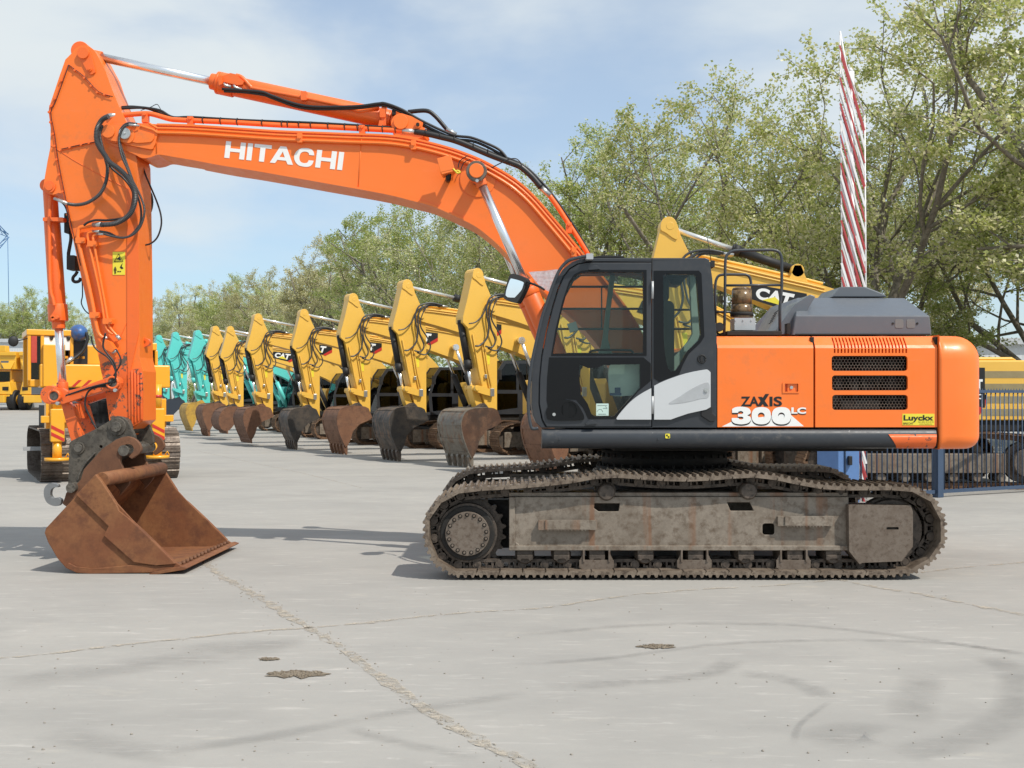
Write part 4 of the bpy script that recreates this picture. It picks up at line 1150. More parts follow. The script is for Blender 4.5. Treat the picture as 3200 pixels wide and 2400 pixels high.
bcy = bc.build('bucket_cylinder', M['orange_cyl'], EX, bevel=.004)
bc = MB(); bc.cyl(bs1 - (bs1-bs0)*.03, b0.lerp(b1, tb(1200)), .045, n=22); bc.build('rod', M['chrome'], bcy)
for k in range(2): pass
bc = MB(); bc.cyl(b0.lerp(b1, tb(1195)), b1, .06, n=18); bc.cyl((b1.x-.09, 11.86, b1.z), (b1.x-.09, 12.14, b1.z), .1, n=22); bc.build('rod_eye', M['orange_worn'], bcy, bevel=.005)
for side in (0, 1):
    lk_ = MB(); yk = 11.62 if not side else 12.3
    up_ = [(153,1224),(165,1214),(195,1213),(214,1226),(290,1196),(335,1180),(352,1174),(368,1180),(378,1196),(374,1214),(362,1222),(335,1220),(240,1248),(200,1262),(180,1262),(160,1252)]
    lk_.ext(L(up_, 11.62), yk, yk+.07)
    if not side:
        lk_.ext(L([(212,1222),(325,1190),(328,1200),(218,1234)], 11.62), yk-.008, yk)
    c1, c2 = P(174,1238,11.62), P(356,1196,11.62)
    for c in (c1, c2):
        lk_.cyl((c.x, yk-.04, c.z), (c.x, yk+.1, c.z), .07, n=24)
        lk_.tube([(c.x+.06*math.cos(a), yk-.045, c.z+.06*math.sin(a)) for a in [2*math.pi*j/20 for j in range(21)]], .014, 6)
    lko = lk_.build('side_link', M['orange_worn'], EX, bevel=.006)
    if not side:
        bo_ = MB()
        for c, dx, dz in ((c1, .04, -.075), (c2, .03, -.08)): bo_.cyl((c.x+dx, yk-.06, c.z+dz), (c.x+dx, yk, c.z+dz), .02, n=6)
        bo_.build('bolt', M['zinc'], lko)
        pn_ = MB()
        for c in (c1, c2): pn_.cyl((c.x, yk-.044, c.z), (c.x, yk+.72, c.z), .05, n=20)
        pn_.build('pin', M['pin'], lko)
bl = MB()
for Y_, x in ((11.72, 0), (12.1, 0)):
    bl.ext(L([(190,1262),(212,1256),(228,1270),(262,1384),(258,1402),(240,1408),(226,1396)], 11.72), Y_, Y_+.1)
bl.ext(L([(196,1262),(222,1262),(232,1310),(208,1310)], 11.72), 11.82, 12.1)
bl.build('bucket_link', M['orange_worn'], EX, bevel=.008)
hose([(362,1090),(378,1130),(352,1180),(345,1205),(290,1210)], 11.58, .008, 'rubber', 0)
hose([(285,1050),(290,1075),(305,1095),(335,1115),(352,1138),(362,1165),(358,1192),(340,1196),(278,1212),(206,1236)], 11.56, .009, 'rubber', 0)
hose([(330,1040),(322,1080),(335,1105),(355,1130),(362,1160),(352,1190),(320,1205),(285,1216),(270,1235),(266,1265),(275,1290),(290,1320),(305,1345)], 11.58, .010, 'rubber', 0)
# ---- quick coupler --------------------------------------------------------
cpl = [(212,1520),(214,1467),(216,1386),(222,1378),(300,1340),(340,1316),(352,1304),(367,1300),(384,1303),(398,1314),(411,1340),(421,1362),(424,1390),(410,1400),(380,1392),(350,1400),(330,1430),(296,1450),(268,1476),(250,1505),(246,1524),(228,1528)]
qc = MB()
YQ = 11.56
qc.ext(L(cpl, YQ), YQ, YQ+.06, [L(circ(315,1396,5,8), YQ)])
qc.ext(L(cpl, YQ), YQ+.58, YQ+.64)
qc.ext(L([(222,1470),(250,1470),(330,1420),(395,1385),(405,1400),(340,1440),(250,1500),(225,1510)], YQ), YQ+.06, YQ+.58)
for x, y, r in ((367,1333,.095),(247,1400,.065)):
    c = P(x, y, YQ); qc.cyl((c.x, YQ-.022, c.z), (c.x, YQ+.66, c.z), r, n=26)
qco = qc.build('quick_coupler', M['coupler'], EX, bevel=.008)
pn = MB()
c = P(367,1333,YQ); pn.cyl((c.x, YQ-.05, c.z), (c.x, YQ, c.z), .058, n=8)
c = P(247,1400,YQ); pn.cyl((c.x, YQ-.035, c.z), (c.x, YQ, c.z), .045, n=20)
c = P(241,1521,YQ); pn.cyl((c.x, YQ-.17, c.z), (c.x, YQ+.7, c.z), .052, n=24)
c = P(398,1407,YQ); pn.cyl((c.x, YQ-.12, c.z), (c.x, YQ+.75, c.z), .058, n=24)
pn.tube([P(x, y, YQ-.02) for x, y in cr2([(298,1415),(270,1445),(252,1475),(244,1500)], 4)], .012, 6)
pn.build('coupler_pin', M['pin'], qco, bevel=.004)
# lifting hook
lh = MB()
lh.ext(L(cr2([(196,1562),(190,1578),(172,1580),(152,1570),(142,1548),(143,1526),(154,1512),(168,1509),(184,1514),(186,1522),(174,1522),(164,1530),(162,1546),(170,1556),(184,1554)], 3, True), 11.7), 11.66, 11.72)
lh.build('lifting_hook', plain('forged_steel', (.27,.275,.28), .42, .6), qco, bevel=.015, seg=3)
# ---- ditching bucket ------------------------------------------------------
YB0, WB = 10.8, 1.75
ev = Vector((.05, WB, 0))
fy = lambda pts: [(x, min(y, 1793)) for x, y in pts]
outer = fy([(302,1481),(241,1546),(143,1651),(139,1666),(150,1695),(179,1745),(205,1774),(241,1790),(284,1794),(490,1789),(560,1777)])
inner = fy([(556,1771),(488,1781),(288,1785),(246,1782),(212,1768),(187,1741),(158,1692),(148,1666),(151,1655),(247,1552),(309,1489)])
def pr(mb, pts, d0, d1):
    """prism between fractions d0..d1 of the bucket's width"""
    return mb.prism([P(x, y, YB0) + ev*d0 for x, y in pts], ev*(d1-d0))
bk = MB()
pr(bk, outer+inner, .015, .985)
bko = bk.build('bucket', M['rust'], EX, bevel=.006)
side = fy([(302,1481),(241,1546),(143,1651),(139,1666),(150,1695),(179,1745),(205,1774),(241,1790),(284,1794),(490,1789),(575,1774),(552,1760),(476,1684),(414,1626),(367,1575),(320,1503)])
for d0, d1 in ((0, .015), (.985, 1)):
    m = MB(); pr(m, side, d0, d1); m.build('side_plate', M['rust'], bko, bevel=.005)
cut = fy([(241,1546),(302,1481),(320,1503),(367,1575),(377,1597),(414,1626),(476,1684),(552,1760),(486,1766),(421,1756),(327,1673),(342,1644)])
m = MB(); pr(m, cut, -.018, 0); m.build('side_cutter', M['rust'], bko, bevel=.008, seg=3)
m = MB(); pr(m, cut, 1, 1.018); m.build('side_cutter', M['rust'], bko, bevel=.008)
m = MB()
pr(m, fy([(205,1774),(215,1757),(240,1770),(290,1776),(420,1764),(486,1766),(575,1774),(490,1789),(284,1794),(241,1790)]), -.008, 0)
m.build('heel_wrap', M['rust'], bko, bevel=.008)
m = MB(); m.tube([P(314,1500,YB0)+ev*.012, P(314,1500,YB0)+ev*.988], .072, 20)
pr(m, [(302,1481),(309,1477),(322,1500),(316,1506)], .012, .988)
m.build('torsion_tube', M['rust'], bko)
m = MB()
ce = fy([(470,1793),(480,1787),(572,1768),(590,1773),(583,1778),(492,1793)])
pr(m, ce, -.03, 1.03)
ceo = m.build('cutting_edge', M['rust'], bko, bevel=.004)
m = MB()
for k in range(15):
    q = P(556, 1764, YB0) + ev*(.03+.94*k/14); m.cyl(q+Vector((0,0,-.03)), q+Vector((0,0,.012)), .02, n=8)
m.build('edge_bolt', M['rust2'], ceo)
ear = cr2([(364,1373),(396,1364),(425,1375),(440,1398),(436,1416),(411,1434)], 4) + [(402,1427)] + cr2([(414,1414),(418,1404),(412,1392),(398,1388),(386,1394),(379,1408)], 3) + \
      cr2([(376,1427),(376,1445),(385,1467),(400,1485),(404,1508),(390,1530),(371,1550)], 3) + [(376,1536),(360,1518),(330,1500),(302,1490),(241,1546),(208,1583),(195,1574),(212,1530),(232,1522),(252,1499),(262,1467),(320,1402)]
for yy in (11.46, 12.22):
    m = MB(); m.ext(L(ear, 11.46), yy, yy+.055); m.build('bucket_ear', M['rust2'], bko, bevel=.008)
m = MB(); m.ext(L([(195,1576),(205,1540),(240,1530),(252,1500),(262,1500),(250,1552),(212,1588)], 11.5), 11.51, 12.22); m.build('ear_crossplate', M['rust2'], bko, bevel=.006)
# ---- ground ---------------------------------------------------------------
def gz(y):
    return max(0.0, min(.9, (y-55)*.03))
gm = MB()
ys = [-30, 0, 3, 6, 9, 12, 16, 22, 30, 40, 50, 55, 65, 75, 85, 120, 200, 400, 1500]
xs_ = [-900, -200, -80, -40, -20, -10, -5, 0, 5, 10, 20, 40, 80, 200, 900]
vs = [(x, y, gz(y)) for y in ys for x in xs_]
nx = len(xs_)
gm.add(vs, [(j*nx+i, j*nx+i+1, (j+1)*nx+i+1, (j+1)*nx+i) for j in range(len(ys)-1) for i in range(nx-1)])
def concrete():
    t = NT('yard_concrete')
    st = t.map((1.0, 2.2, 1), (0,0,R(12)))
    n1 = t.noise(.22, 5, .6, st); n2 = t.noise(1.3, 7, .62, st, .4); n3 = t.noise(14, 6, .7); n4 = t.noise(90, 3, .7); n5 = t.noise(4.5, 5, .7, t.map((.5, 3.0, 1), (0,0,R(8))))
    c = t.mix(t.ramp(n1, .35, .68), (.335,.322,.300), (.39,.372,.342))
    c = t.mix(t.ramp(n2, .40, .70, 0, .55), c, (.33,.32,.30))
    c = t.mix(t.ramp(n5, .56, .72, 0, .6), c, (.60,.565,.525))
    n7 = t.noise(2.6, 6, .72, t.map((.6, 3.4, 1), (0,0,R(4)))); c = t.mix(t.ramp(n7, .66, .72, 0, .8), c, (.72,.69,.66))
    n8 = t.noise(.55, 6, .66, t.map((1, 1.7, 1), (0,0,R(-20)))); c = t.mix(t.ramp(n8, .46, .66, 0, .75), c, (.29,.28,.262))
    c = t.mix(t.ramp(n2, .62, .72, 0, .5), c, (.47,.43,.37))
    c = t.mix(t.ramp(n3, .3, .72, .25, 0), c, (.30,.29,.275))
    c = t.mix(t.ramp(n4, .25, .75, .22, 0), c, (.26,.25,.24))
    n6 = t.noise(26, 2, .5); c = t.mix(t.ramp(n6, .735, .76, 0, .7), c, (.15,.14,.125))
    t.base(c); t.set(rough=t.ramp(n2, .3, .7, .82, .95), spec=.25)
    t.bump(t.mix(.4, n3, n4), .25, .006)
    return t.m
tag(gm.build('ground', concrete()), kind='structure')
def G(x, y, dz=0.0):
    """ground point seen at (x, y)"""
    Y = CAMH*F/(y-HY)
    return Vector(((x-CX)*Y/F, Y, dz))
def sandmat():
    t = NT('joint_sand'); n = t.noise(30, 5, .7); n2 = t.noise(160, 2, .7)
    c = t.mix(t.ramp(n, .35, .65), (.50,.44,.36), (.60,.54,.46)); c = t.mix(t.ramp(n2, .35, .6), (.40,.35,.28), c)
    t.base(c); t.set(rough=.95); t.bump(n2, .8, .01)
    nf = t.noise(9, 5, .7); tr = t.n.new('ShaderNodeBsdfTransparent'); mx = t.n.new('ShaderNodeMixShader')
    t.link(t.ramp(nf, .42, .62, 0, .9), mx.inputs[0]); t.link(tr.outputs[0], mx.inputs[1]); t.link(t.bs.outputs[0], mx.inputs[2]); t.link(mx.outputs[0], t.out.inputs['Surface'])
    return t.m
sand = sandmat()
def strip(name, ptspx, w, mat, z, seed=1, jit=.5, fine=.05):
    rnd = random.Random(seed)
    p = cr([G(x, y) for x, y in ptspx], 6)
    q = [p[0]]
    for a, b in zip(p, p[1:]):
        k = max(1, int((b-a).length/fine))
        q += [a.lerp(b, (i+1)/k) for i in range(k)]
    vs = []
    for i, c in enumerate(q):
        t = (q[min(i+1, len(q)-1)] - q[max(i-1, 0)]).normalized(); n = Vector((-t.y, t.x, 0))
        e = min(1, i/8, (len(q)-1-i)/8) if jit < 1 else 1
        for s in (1, -1):
            ww = w/2*(1 + jit*(mnoise.noise(Vector((i*.35, s*7.3, seed)))*1.3 + rnd.uniform(-.22, .22)))
            v = c + n*(s*max(ww, w*.08)); v.z = z; vs.append(v)
    m = MB(); m.add(vs, [(2*i, 2*i+1, 2*i+3, 2*i+2) for i in range(len(q)-1)])
    o = m.build(name, mat)
    return tag(o, kind='structure')
jA = [(640,1755),(700,1805),(800,1862),(900,1925),(960,1960),(1060,2020),(1150,2085),(1240,2150),(1340,2222),(1430,2280),(1530,2335),(1640,2385),(1760,2440)]
strip('joint', jA, .085, sand, .004, 1, .8)
strip('joint', [(-60,2064),(140,2045),(330,2022),(560,1998),(760,1976),(960,1962),(1160,1945),(1350,1925),(1500,1912),(1700,1900),(1900,1870),(2150,1845),(2420,1830),(2620,1812)], .05, sand, .004, 2, .95)
strip('joint', [(2600,1806),(2720,1832),(2900,1862),(3050,1893),(3260,1935)], .07, sand, .004, 3, .8)
strip('joint', [(2880,1790),(3000,1775),(3110,1765),(3260,1752)], .05, sand, .004, 5, 1.0)
strip('joint', [(620,1410),(760,1440),(940,1478),(1130,1525)], .03, sand, .004, 6, .6)
def stainmat(name, col, lo, hi, sc, strength):
    t = NT(name); t.base(col); t.set(rough=.9, spec=.2)
    n = t.noise(sc, 6, .68, t.map((1, 1.6, 1), (0, 0, R(20))))
    tr = t.n.new('ShaderNodeBsdfTransparent'); mx = t.n.new('ShaderNodeMixShader')
    # soft edge across the strip from the mesh's own uv-like attribute
    at = t.n.new('ShaderNodeAttribute'); at.attribute_name = 'edge'
    f = t.math('MULTIPLY', t.ramp(n, lo, hi, 0, strength), at.outputs['Fac'])
    t.link(f, mx.inputs[0]); t.link(tr.outputs[0], mx.inputs[1]); t.link(t.bs.outputs[0], mx.inputs[2]); t.link(mx.outputs[0], t.out.inputs['Surface'])
    return t.m
rubm = stainmat('tyre_rubber', (.17,.167,.162), .30, .75, 6, .30)
oil = stainmat('dark_stain', (.25,.245,.235), .28, .72, 1.8, .34)
def mark(ptspx, w, mat, z, ribs=0):
    p = cr([G(x, y) for x, y in ptspx], 10)
    vs, ed = [], []
    K = 5
    for i, c in enumerate(p):
        t = (p[min(i+1, len(p)-1)] - p[max(i-1, 0)]).normalized(); n = Vector((-t.y, t.x, 0))
        e = min(1, i/6, (len(p)-1-i)/6)
        for k in range(K):
            s = -1 + 2*k/(K-1)
            v = c + n*(s*w/2); v.z = z; vs.append(v); ed.append(e*(1-abs(s)**2))
    fs = []
    for i in range(len(p)-1):
        for k in range(K-1): fs.append((i*K+k, i*K+k+1, (i+1)*K+k+1, (i+1)*K+k))
    m = MB(); m.add(vs, fs); o = m.build('tyre_mark', mat); tag(o, kind='structure')
    a = o.data.attributes.new('edge', 'FLOAT', 'POINT'); a.data.foreach_set('value', ed)
    return o
zz = .006
for ptsx, w, mt in (([(1600,2080),(1900,2058),(2250,2015),(2600,2002),(2900,2008),(3050,2022),(3260,2052)], .10, rubm),
                   ([(1600,1990),(2000,1955),(2400,1952),(2700,1975),(3000,2015),(3250,2058)], .12, rubm),
                   ([(1700,2150),(1950,2135),(2150,2118),(2240,2095),(2300,2060)], .22, rubm),
                   ([(2310,2105),(2420,2118),(2520,2145),(2580,2190)], .20, rubm),
                   ([(3080,2052),(3160,2090),(3190,2150),(3170,2230),(3080,2290),(2950,2330),(2800,2360)], .30, oil),
                   ([(2900,2100),(2860,2180),(2850,2260)], .3, oil),
                   ([(1090,2275),(1200,2310),(1350,2345),(1500,2372)], .12, rubm),
                   ([(500,2350),(800,2310),(1100,2255),(1400,2205),(1650,2170)], .16, oil),
                   ([(2480,2330),(2500,2270),(2560,2220),(2600,2195)], .05, rubm),
                   ([(2530,2330),(2640,2300),(2700,2290),(2750,2300)], .42, oil),
                   ([(0,2150),(250,2105),(520,2070),(900,2030)], .5, oil),
                   ([(560,2030),(760,2020),(960,2010)], .4, oil),
                   ([(150,2290),(350,2330),(600,2380)], .3, oil)):
    zz += .0006
    mark(ptsx, w, mt, zz)
# crumbled debris in a shallow pothole, and loose crumbs
def blob(name, cx, cy, rx, ry, mat, z, seed):
    rnd = random.Random(seed); n = 40
    pts_ = [G(cx + rx*math.cos(2*math.pi*k/n)*(1+1.0*mnoise.noise(Vector((2.2*math.cos(2*math.pi*k/n)+seed, 2.2*math.sin(2*math.pi*k/n), seed*.37)))), cy + ry*math.sin(2*math.pi*k/n)*(1+1.0*mnoise.noise(Vector((3*math.cos(2*math.pi*k/n)+9, 3*math.sin(2*math.pi*k/n), seed)))), z) for k in range(n)]
    m = MB(); m.prism(pts_, (0,0,-.003))
    rr = rx*(CAMH*F/(cy-HY))/F
    for k in range(70):
        a = rnd.uniform(0, 6.28); u = math.sqrt(rnd.random())
        c = G(cx+rx*u*math.cos(a), cy+ry*u*math.sin(a), z); s = rnd.uniform(.004, .014)
        m.ball(c, s, 6, 4, (1, 1, .6))
    return tag(m.build(name, mat), kind='stuff')
debris = grime('debris', (.17,.135,.095), (.27,.225,.17), (.10,.076,.055), 16, .95, 0, .5)
blob('debris', 928, 2108, 84, 10, debris, .007, 3); blob('debris', 2050, 2022, 50, 6, debris, .007, 9); blob('debris', 840, 2062, 30, 3, debris, .007, 4)
pm_ = MB(); rnd = random.Random(11)
for k in range(420):
    if k < 270:
        i = rnd.randrange(len(jA)-1); t = rnd.random(); x = jA[i][0]*(1-t)+jA[i+1][0]*t + rnd.gauss(0, 16); y = jA[i][1]*(1-t)+jA[i+1][1]*t + rnd.gauss(0, 7)
    else:
        x, y = rnd.uniform(-50, 3250), rnd.uniform(1830, 2420)
    s = rnd.uniform(.003, .008)
    pm_.ball(G(x, y, s*.4), s, 6, 4, (1, 1, .7))
tag(pm_.build('crumbs', grime('crumb_stone', (.35,.31,.26), (.2,.18,.15), (.45,.42,.38), 20, .9)), kind='stuff')
# =================== the row of parked excavators =========================
YEL = paint('machine_yellow', (.78,.455,.07), .38, amt=.3, scale=2, coat=.2)
TEAL = paint('machine_teal', (.11,.60,.55), .38, amt=.2, scale=2, coat=.2)
TRK2 = grime('rusty_shoe', (.16,.085,.045), (.22,.135,.08), (.09,.055,.035), 4, .8, .1)
ROD = plain('pale_rod', (.78,.78,.76), .22, .6)
BUCK = {
 'rust': grime('bucket_brown', (.17,.075,.038), (.22,.105,.055), (.11,.055,.033), 1.6, .7, 0),
 'dark': grime('bucket_dark', (.05,.045,.042), (.15,.11,.08), (.03,.028,.027), 1.3, .6, .1, streak=(.2,.11,.06)),
 'grey': grime('bucket_grey', (.17,.155,.13), (.24,.21,.17), (.12,.075,.045), 1.5, .55, .2, streak=(.2,.1,.05)),
 'navy': plain('bucket_navy', (.03,.038,.055), .5),
 'yellow': grime('bucket_yellow', (.55,.33,.05), (.45,.28,.06), (.28,.16,.05), 1.6, .6, 0),
 'flat': grime('bucket_flat_rust', (.15,.068,.036), (.20,.09,.045), (.10,.05,.03), 2.2, .75, 0),
}
SIDE = {'bucket_grey': grime('bucket_side', (.10,.05,.03), (.05,.038,.032), (.16,.085,.05), 1.1, .55, .1), 'bucket_dark': grime('bucket_side_black', (.04,.037,.034), (.10,.078,.06), (.024,.022,.021), 1.2, .5, .1)}
CABG = glass('machine_glass', (.22,.26,.25), .9)
def bucket_meshes(par, mat, kind, w=.62):
    """hinge pin over the origin at z 1.15, lip down at x .8"""
    sc = 1.0
    out = cr2([(.12,1.40),(.31,1.47),(.77,1.45),(1.02,1.37),(1.14,1.12),(1.10,.80),(.97,.46),(.86,.24)], 4)
    opn = [(.79,.30),(.70,.48),(.64,.70),(.42,.92),(.16,1.02),(.0,1.12)]
    if kind == 'round':
        out = cr2([(.12,1.40),(.31,1.46),(.70,1.40),(.95,1.22),(1.06,.95),(1.04,.68),(.92,.48),(.72,.40)], 4)
        opn = [(.62,.44),(.46,.62),(.36,.80),(.25,.95),(.12,1.05),(.0,1.14)]
    b = MB()
    inn = offs(out, -.03)
    b.ext(out + inn[::-1], -w, w)
    bk = b.build('bucket', mat, par)
    for y0 in (-w-.012, w-.014): sd_ = MB(); sd_.ext(out + opn, y0, y0+.026); sd_.build('side_plate', SIDE.get(mat.name, mat), bk)
    rb = MB()
    for i in (6, 11, 16, 21, 25):
        if i < len(out)-1:
            a, c = out[i], out[i+1]; o2 = offs(out, .016)
            rb.ext([out[i], out[i+1], o2[i+1], o2[i]], -w, w)
    oo = offs(out, .014)
    for y0 in (-w-.016, w-.05): rb.ext(out[5:] + oo[5:][::-1], y0, y0+.066)
    rb.build('wear_band', mat, bk)
    if kind == 'teeth':
        for k in range(5):
            y = -w+.07 + (2*w-.14)*k/4
            t = MB(); t.ext([(.90,.36),(.935,.26),(.90,.12),(.825,-.03),(.81,-.03),(.79,.14),(.80,.30)], y-.055, y+.055); t.build('tooth', mat, bk, bevel=.006)
    else:
        t = MB(); lx, lz = out[-1]; t.ext([(lx+.03,lz+.12),(lx+.04,lz+.02),(lx-.015,lz-.12),(lx-.04,lz-.12),(lx-.03,lz+.04)], -w-.03, w+.03); t.build('cutting_edge', mat, bk)
    e = MB()
    for y in (-.24, .17): e.ext(cr2([(-.08,1.14),(-.02,1.05),(.10,1.05),(.3,1.25),(.62,1.36),(.62,1.42),(.42,1.55),(.30,1.58),(.2,1.52)], 2, True), y, y+.07)
    for x, z in ((0,1.15),(.31,1.47)): e.cyl((x,-.3,z), (x,.3,z), .065, n=14)
    e.build('bucket_ear', BUCK['dark'] if kind != 'flat' else mat, bk)
    return bk
def make_machine(name, label, paintm, logo, bkind, bmat, dx=0.0, cylm=None, group=None, steep=False):
    r = thing(name, label, 'excavator', (0,0,0), group)
    cyl = cylm or M['blackmat']
    # boom
    bt = cr2([(.22,4.06),(.12,4.16),(-.05,4.2),(-.5,4.17),(-2.0,4.03),(-3.5,3.78),(-4.4,3.25),(-5.0,2.5),(-5.35,1.9)], 4)
    bb = cr2([(-5.2,1.62),(-4.98,1.85),(-4.5,2.3),(-3.6,2.78),(-2.1,3.26),(-.7,3.64),(.0,3.80),(.18,3.88)], 4)
    if steep:
        bt = cr2([(.22,4.06),(.12,4.16),(-.05,4.19),(-.35,4.14),(-1.5,3.88),(-2.69,3.58),(-3.3,3.2),(-3.7,2.6),(-3.9,1.9)], 4)
        bb = cr2([(-3.75,1.62),(-3.5,1.85),(-3.1,2.3),(-2.5,2.75),(-1.6,3.2),(-.6,3.62),(.0,3.80),(.18,3.88)], 4)
    b = MB(); b.ext([(x, z) for x, z in bt+bb], -.25, .25)
    for d, y in ((.05, .27), (.11, .27)):
        b.tube([(x, y, z-d) for x, z in bt[8:(20 if steep else 24)]], .018, 6)
    b.tube([(x, .12, z+.06) for x, z in bt[9:(20 if steep else 24)]], .028, 6); b.tube([(x, .0, z+.06) for x, z in bt[9:(20 if steep else 24)]], .028, 6)
    bo = b.build('boom', paintm, r, bevel=.012)
    q = MB(); q.cyl((.05,-.29,3.98), (.05,.29,3.98), .09, n=18); xp, zp = (-2.3,3.2) if steep else (-2.95,3.35); q.cyl((xp,-.34,zp), (xp,.34,zp), .1, n=16); q.build('boom_pin', paintm, bo)
    if logo:
        for y, sg in ((.256, 1), (-.256, -1)):
            dz = -.18 if steep else 0.0; dx_ = .32 if steep else 0; a = [(-1.42,3.88),(-2.42,3.80),(-2.42,3.66),(-2.05,3.45),(-1.28,3.62)]
            p = MB(); p.prism([(x+dx_, y, z+dz+(x+1.4)*.1*bool(steep)) for x, z in a], (0, .004*sg, 0)); lp = p.build('logo_plate', M['blacklet'], bo)
            p = MB(); p.prism([(x+dx_, y, z+dz+(x+1.4)*.1*bool(steep)) for x, z in [(-2.42,3.66),(-2.42,3.54),(-2.14,3.40),(-2.05,3.45)]], (0, .003*sg, 0)); p.build('logo_stripe', M['red'], bo)
            vs, fs = glyphs('CAT', .05)
            # seen from the machine's left, forward is to the left
            qd = [Vector((-1.5,y+.007*sg,3.83)), Vector((-2.2,y+.007*sg,3.77)), Vector((-2.1,y+.007*sg,3.50)), Vector((-1.46,y+.007*sg,3.62))]
            qd = [v+Vector((dx_,0,dz+(v.x+1.4)*.1*bool(steep))) for v in qd]
            if sg < 0: qd = [qd[1], qd[0], qd[3], qd[2]]
            m = MB(); m.add(*fit(vs, fs, qd)); m.build('lettering', M['white'], lp)
            m = MB(); m.prism([(x_+dx_, y+.008*sg, z_+dz+(x_+1.4)*.1*bool(steep)) for x_, z_ in ((-1.6,3.60),(-2.02,3.52),(-1.83,3.68))], (0,.002*sg,0)); m.build('logo_triangle', M['yellowst'], lp)
    # stick
    s = MB()
    so_ = cr2([(.52,4.93),(.40,4.95),(.30,4.84),(.22,4.6)], 3) + [(.05,4.25),(-.09,3.86),(-.12,3.3),(-.12,2.4),(-.12,1.15)] + cr2([(-.08,1.06),(.02,1.04),(.10,1.12)], 3) + [(.22,1.5),(.44,2.35),(.72,3.45),(.86,3.58),(.86,3.72),(.74,4.15),(.60,4.72)]
    s.ext(so_, -.19, .19)
    s.ext(cr2([(.56,4.9),(.42,4.95),(.30,4.84),(.28,4.55),(.36,4.55),(.50,4.65),(.60,4.72)], 3, True), -.215, .215)
    for pl in ([(.60,3.3),(.42,2.4),(.30,1.9)], [(.34,3.1),(.22,2.4),(.1,1.9)], [(.28,3.1),(.16,2.4),(.06,2.0)]): s.tube([(x, .215, z) for x, z in pl], .022, 6)
    for x, z in ((.05,3.98),(.42,4.78),(.0,1.15),(.1,1.85)): s.cyl((x,-.22,z), (x,.22,z), .075, n=16)
    st_ = s.build('stick', paintm, r, bevel=.012)
    w = MB(); w.box(.10,.26,.193,.196,2.55,2.8); w.build('warning_sticker', M['yellowst'], st_)
    v = MB(); v.box(.02,.13,.19,.30,1.75,1.95); v.box(.2,.27,.19,.25,2.2,2.3); v.build('auxiliary_valve', M['zinc'], st_, bevel=.01)
    # arm cylinder
    a0, a1 = Vector((.42,0,4.78)), (Vector((-1.95,0,3.98)) if steep else Vector((-2.5,0,4.28)))
    c = MB(); c.steps(a0.lerp(a1,.50), a1, [(0,.085),(.02,.11),(.12,.11),(.125,.09),(1,.085)], 18); cl = MB(); cl.cyl((a1.x,-.2,a1.z-.02),(a1.x,.2,a1.z-.02),.12,n=16); cl.prism([(a1.x-.2,-.2,a1.z-.28),(a1.x+.2,-.2,a1.z-.28),(a1.x+.06,-.2,a1.z+.07),(a1.x-.06,-.2,a1.z+.07)], (0,.4,0))
    ao = c.build('arm_cylinder', cyl, r); cl.build('cylinder_lug', paintm, ao)
    c = MB(); c.cyl(a0, a0.lerp(a1,.52), .05, n=14); c.build('rod', ROD, ao)
    # bucket cylinder
    b0, b1 = Vector((.84,0,3.66)), Vector((.50,0,1.95))
    c = MB(); c.steps(b0, b0.lerp(b1,.72), [(0,.07),(.07,.085),(.8,.085),(.81,.1),(1,.1)], 16); bo2 = c.build('bucket_cylinder', cyl, r)
    c = MB(); c.cyl(b0.lerp(b1,.7), b1, .045, n=12); c.build('rod', M['chrome'], bo2)
    l = MB()
    for y in (-.27, .21): l.ext(cr2([(.06,1.80),(.12,1.76),(.5,1.86),(.56,1.94),(.5,2.03),(.1,1.92)], 3, True), y, y+.06)
    l.cyl((.5,-.29,1.95),(.5,.29,1.95),.06,n=14); l.build('side_link', paintm, r)
    l = MB(); l.ext(cr2([(.42,1.95),(.5,2.02),(.58,1.95),(.42,1.45),(.31,1.38),(.24,1.47)], 3, True), -.13, .13); l.build('bucket_link', paintm, r)
    # hoses at the elbow
    for pl, y, rr in (([(-.55,4.27),(-.2,4.32),(.15,4.22),(.27,3.9),(.2,3.5),(.26,3.2),(.45,3.02),(.58,3.0)], .32, .024), ([(-.55,4.25),(-.2,4.28),(.08,4.15),(.18,3.85),(.12,3.45),(.0,3.15),(.1,2.98),(.28,3.0)], .30, .022),
                      ([(-.5,4.24),(-.15,4.24),(.02,4.05),(.10,3.7),(-.12,3.35),(-.2,3.1),(-.05,2.9),(.2,2.95)], .28, .02), ([(-.5,4.26),(-.2,4.3),(.2,4.1),(.35,3.8),(.55,3.6),(.75,3.55)], .30, .018)):
        h = MB(); h.tube(cr([(x, y, z) for x, z in pl], 5), rr, 7); h.build('hydraulic_hose', M['hose'], r)
    h = MB()
    for k in range(3): h.tube([(-.75,.05+.1*k,4.24),(-.5,.05+.1*k,4.27)], .03, 8)
    h.build('hose_fitting', M['zinc'], bo)
    bucket_meshes(r, bmat, bkind)
    # undercarriage
    X0 = -5.1 + dx
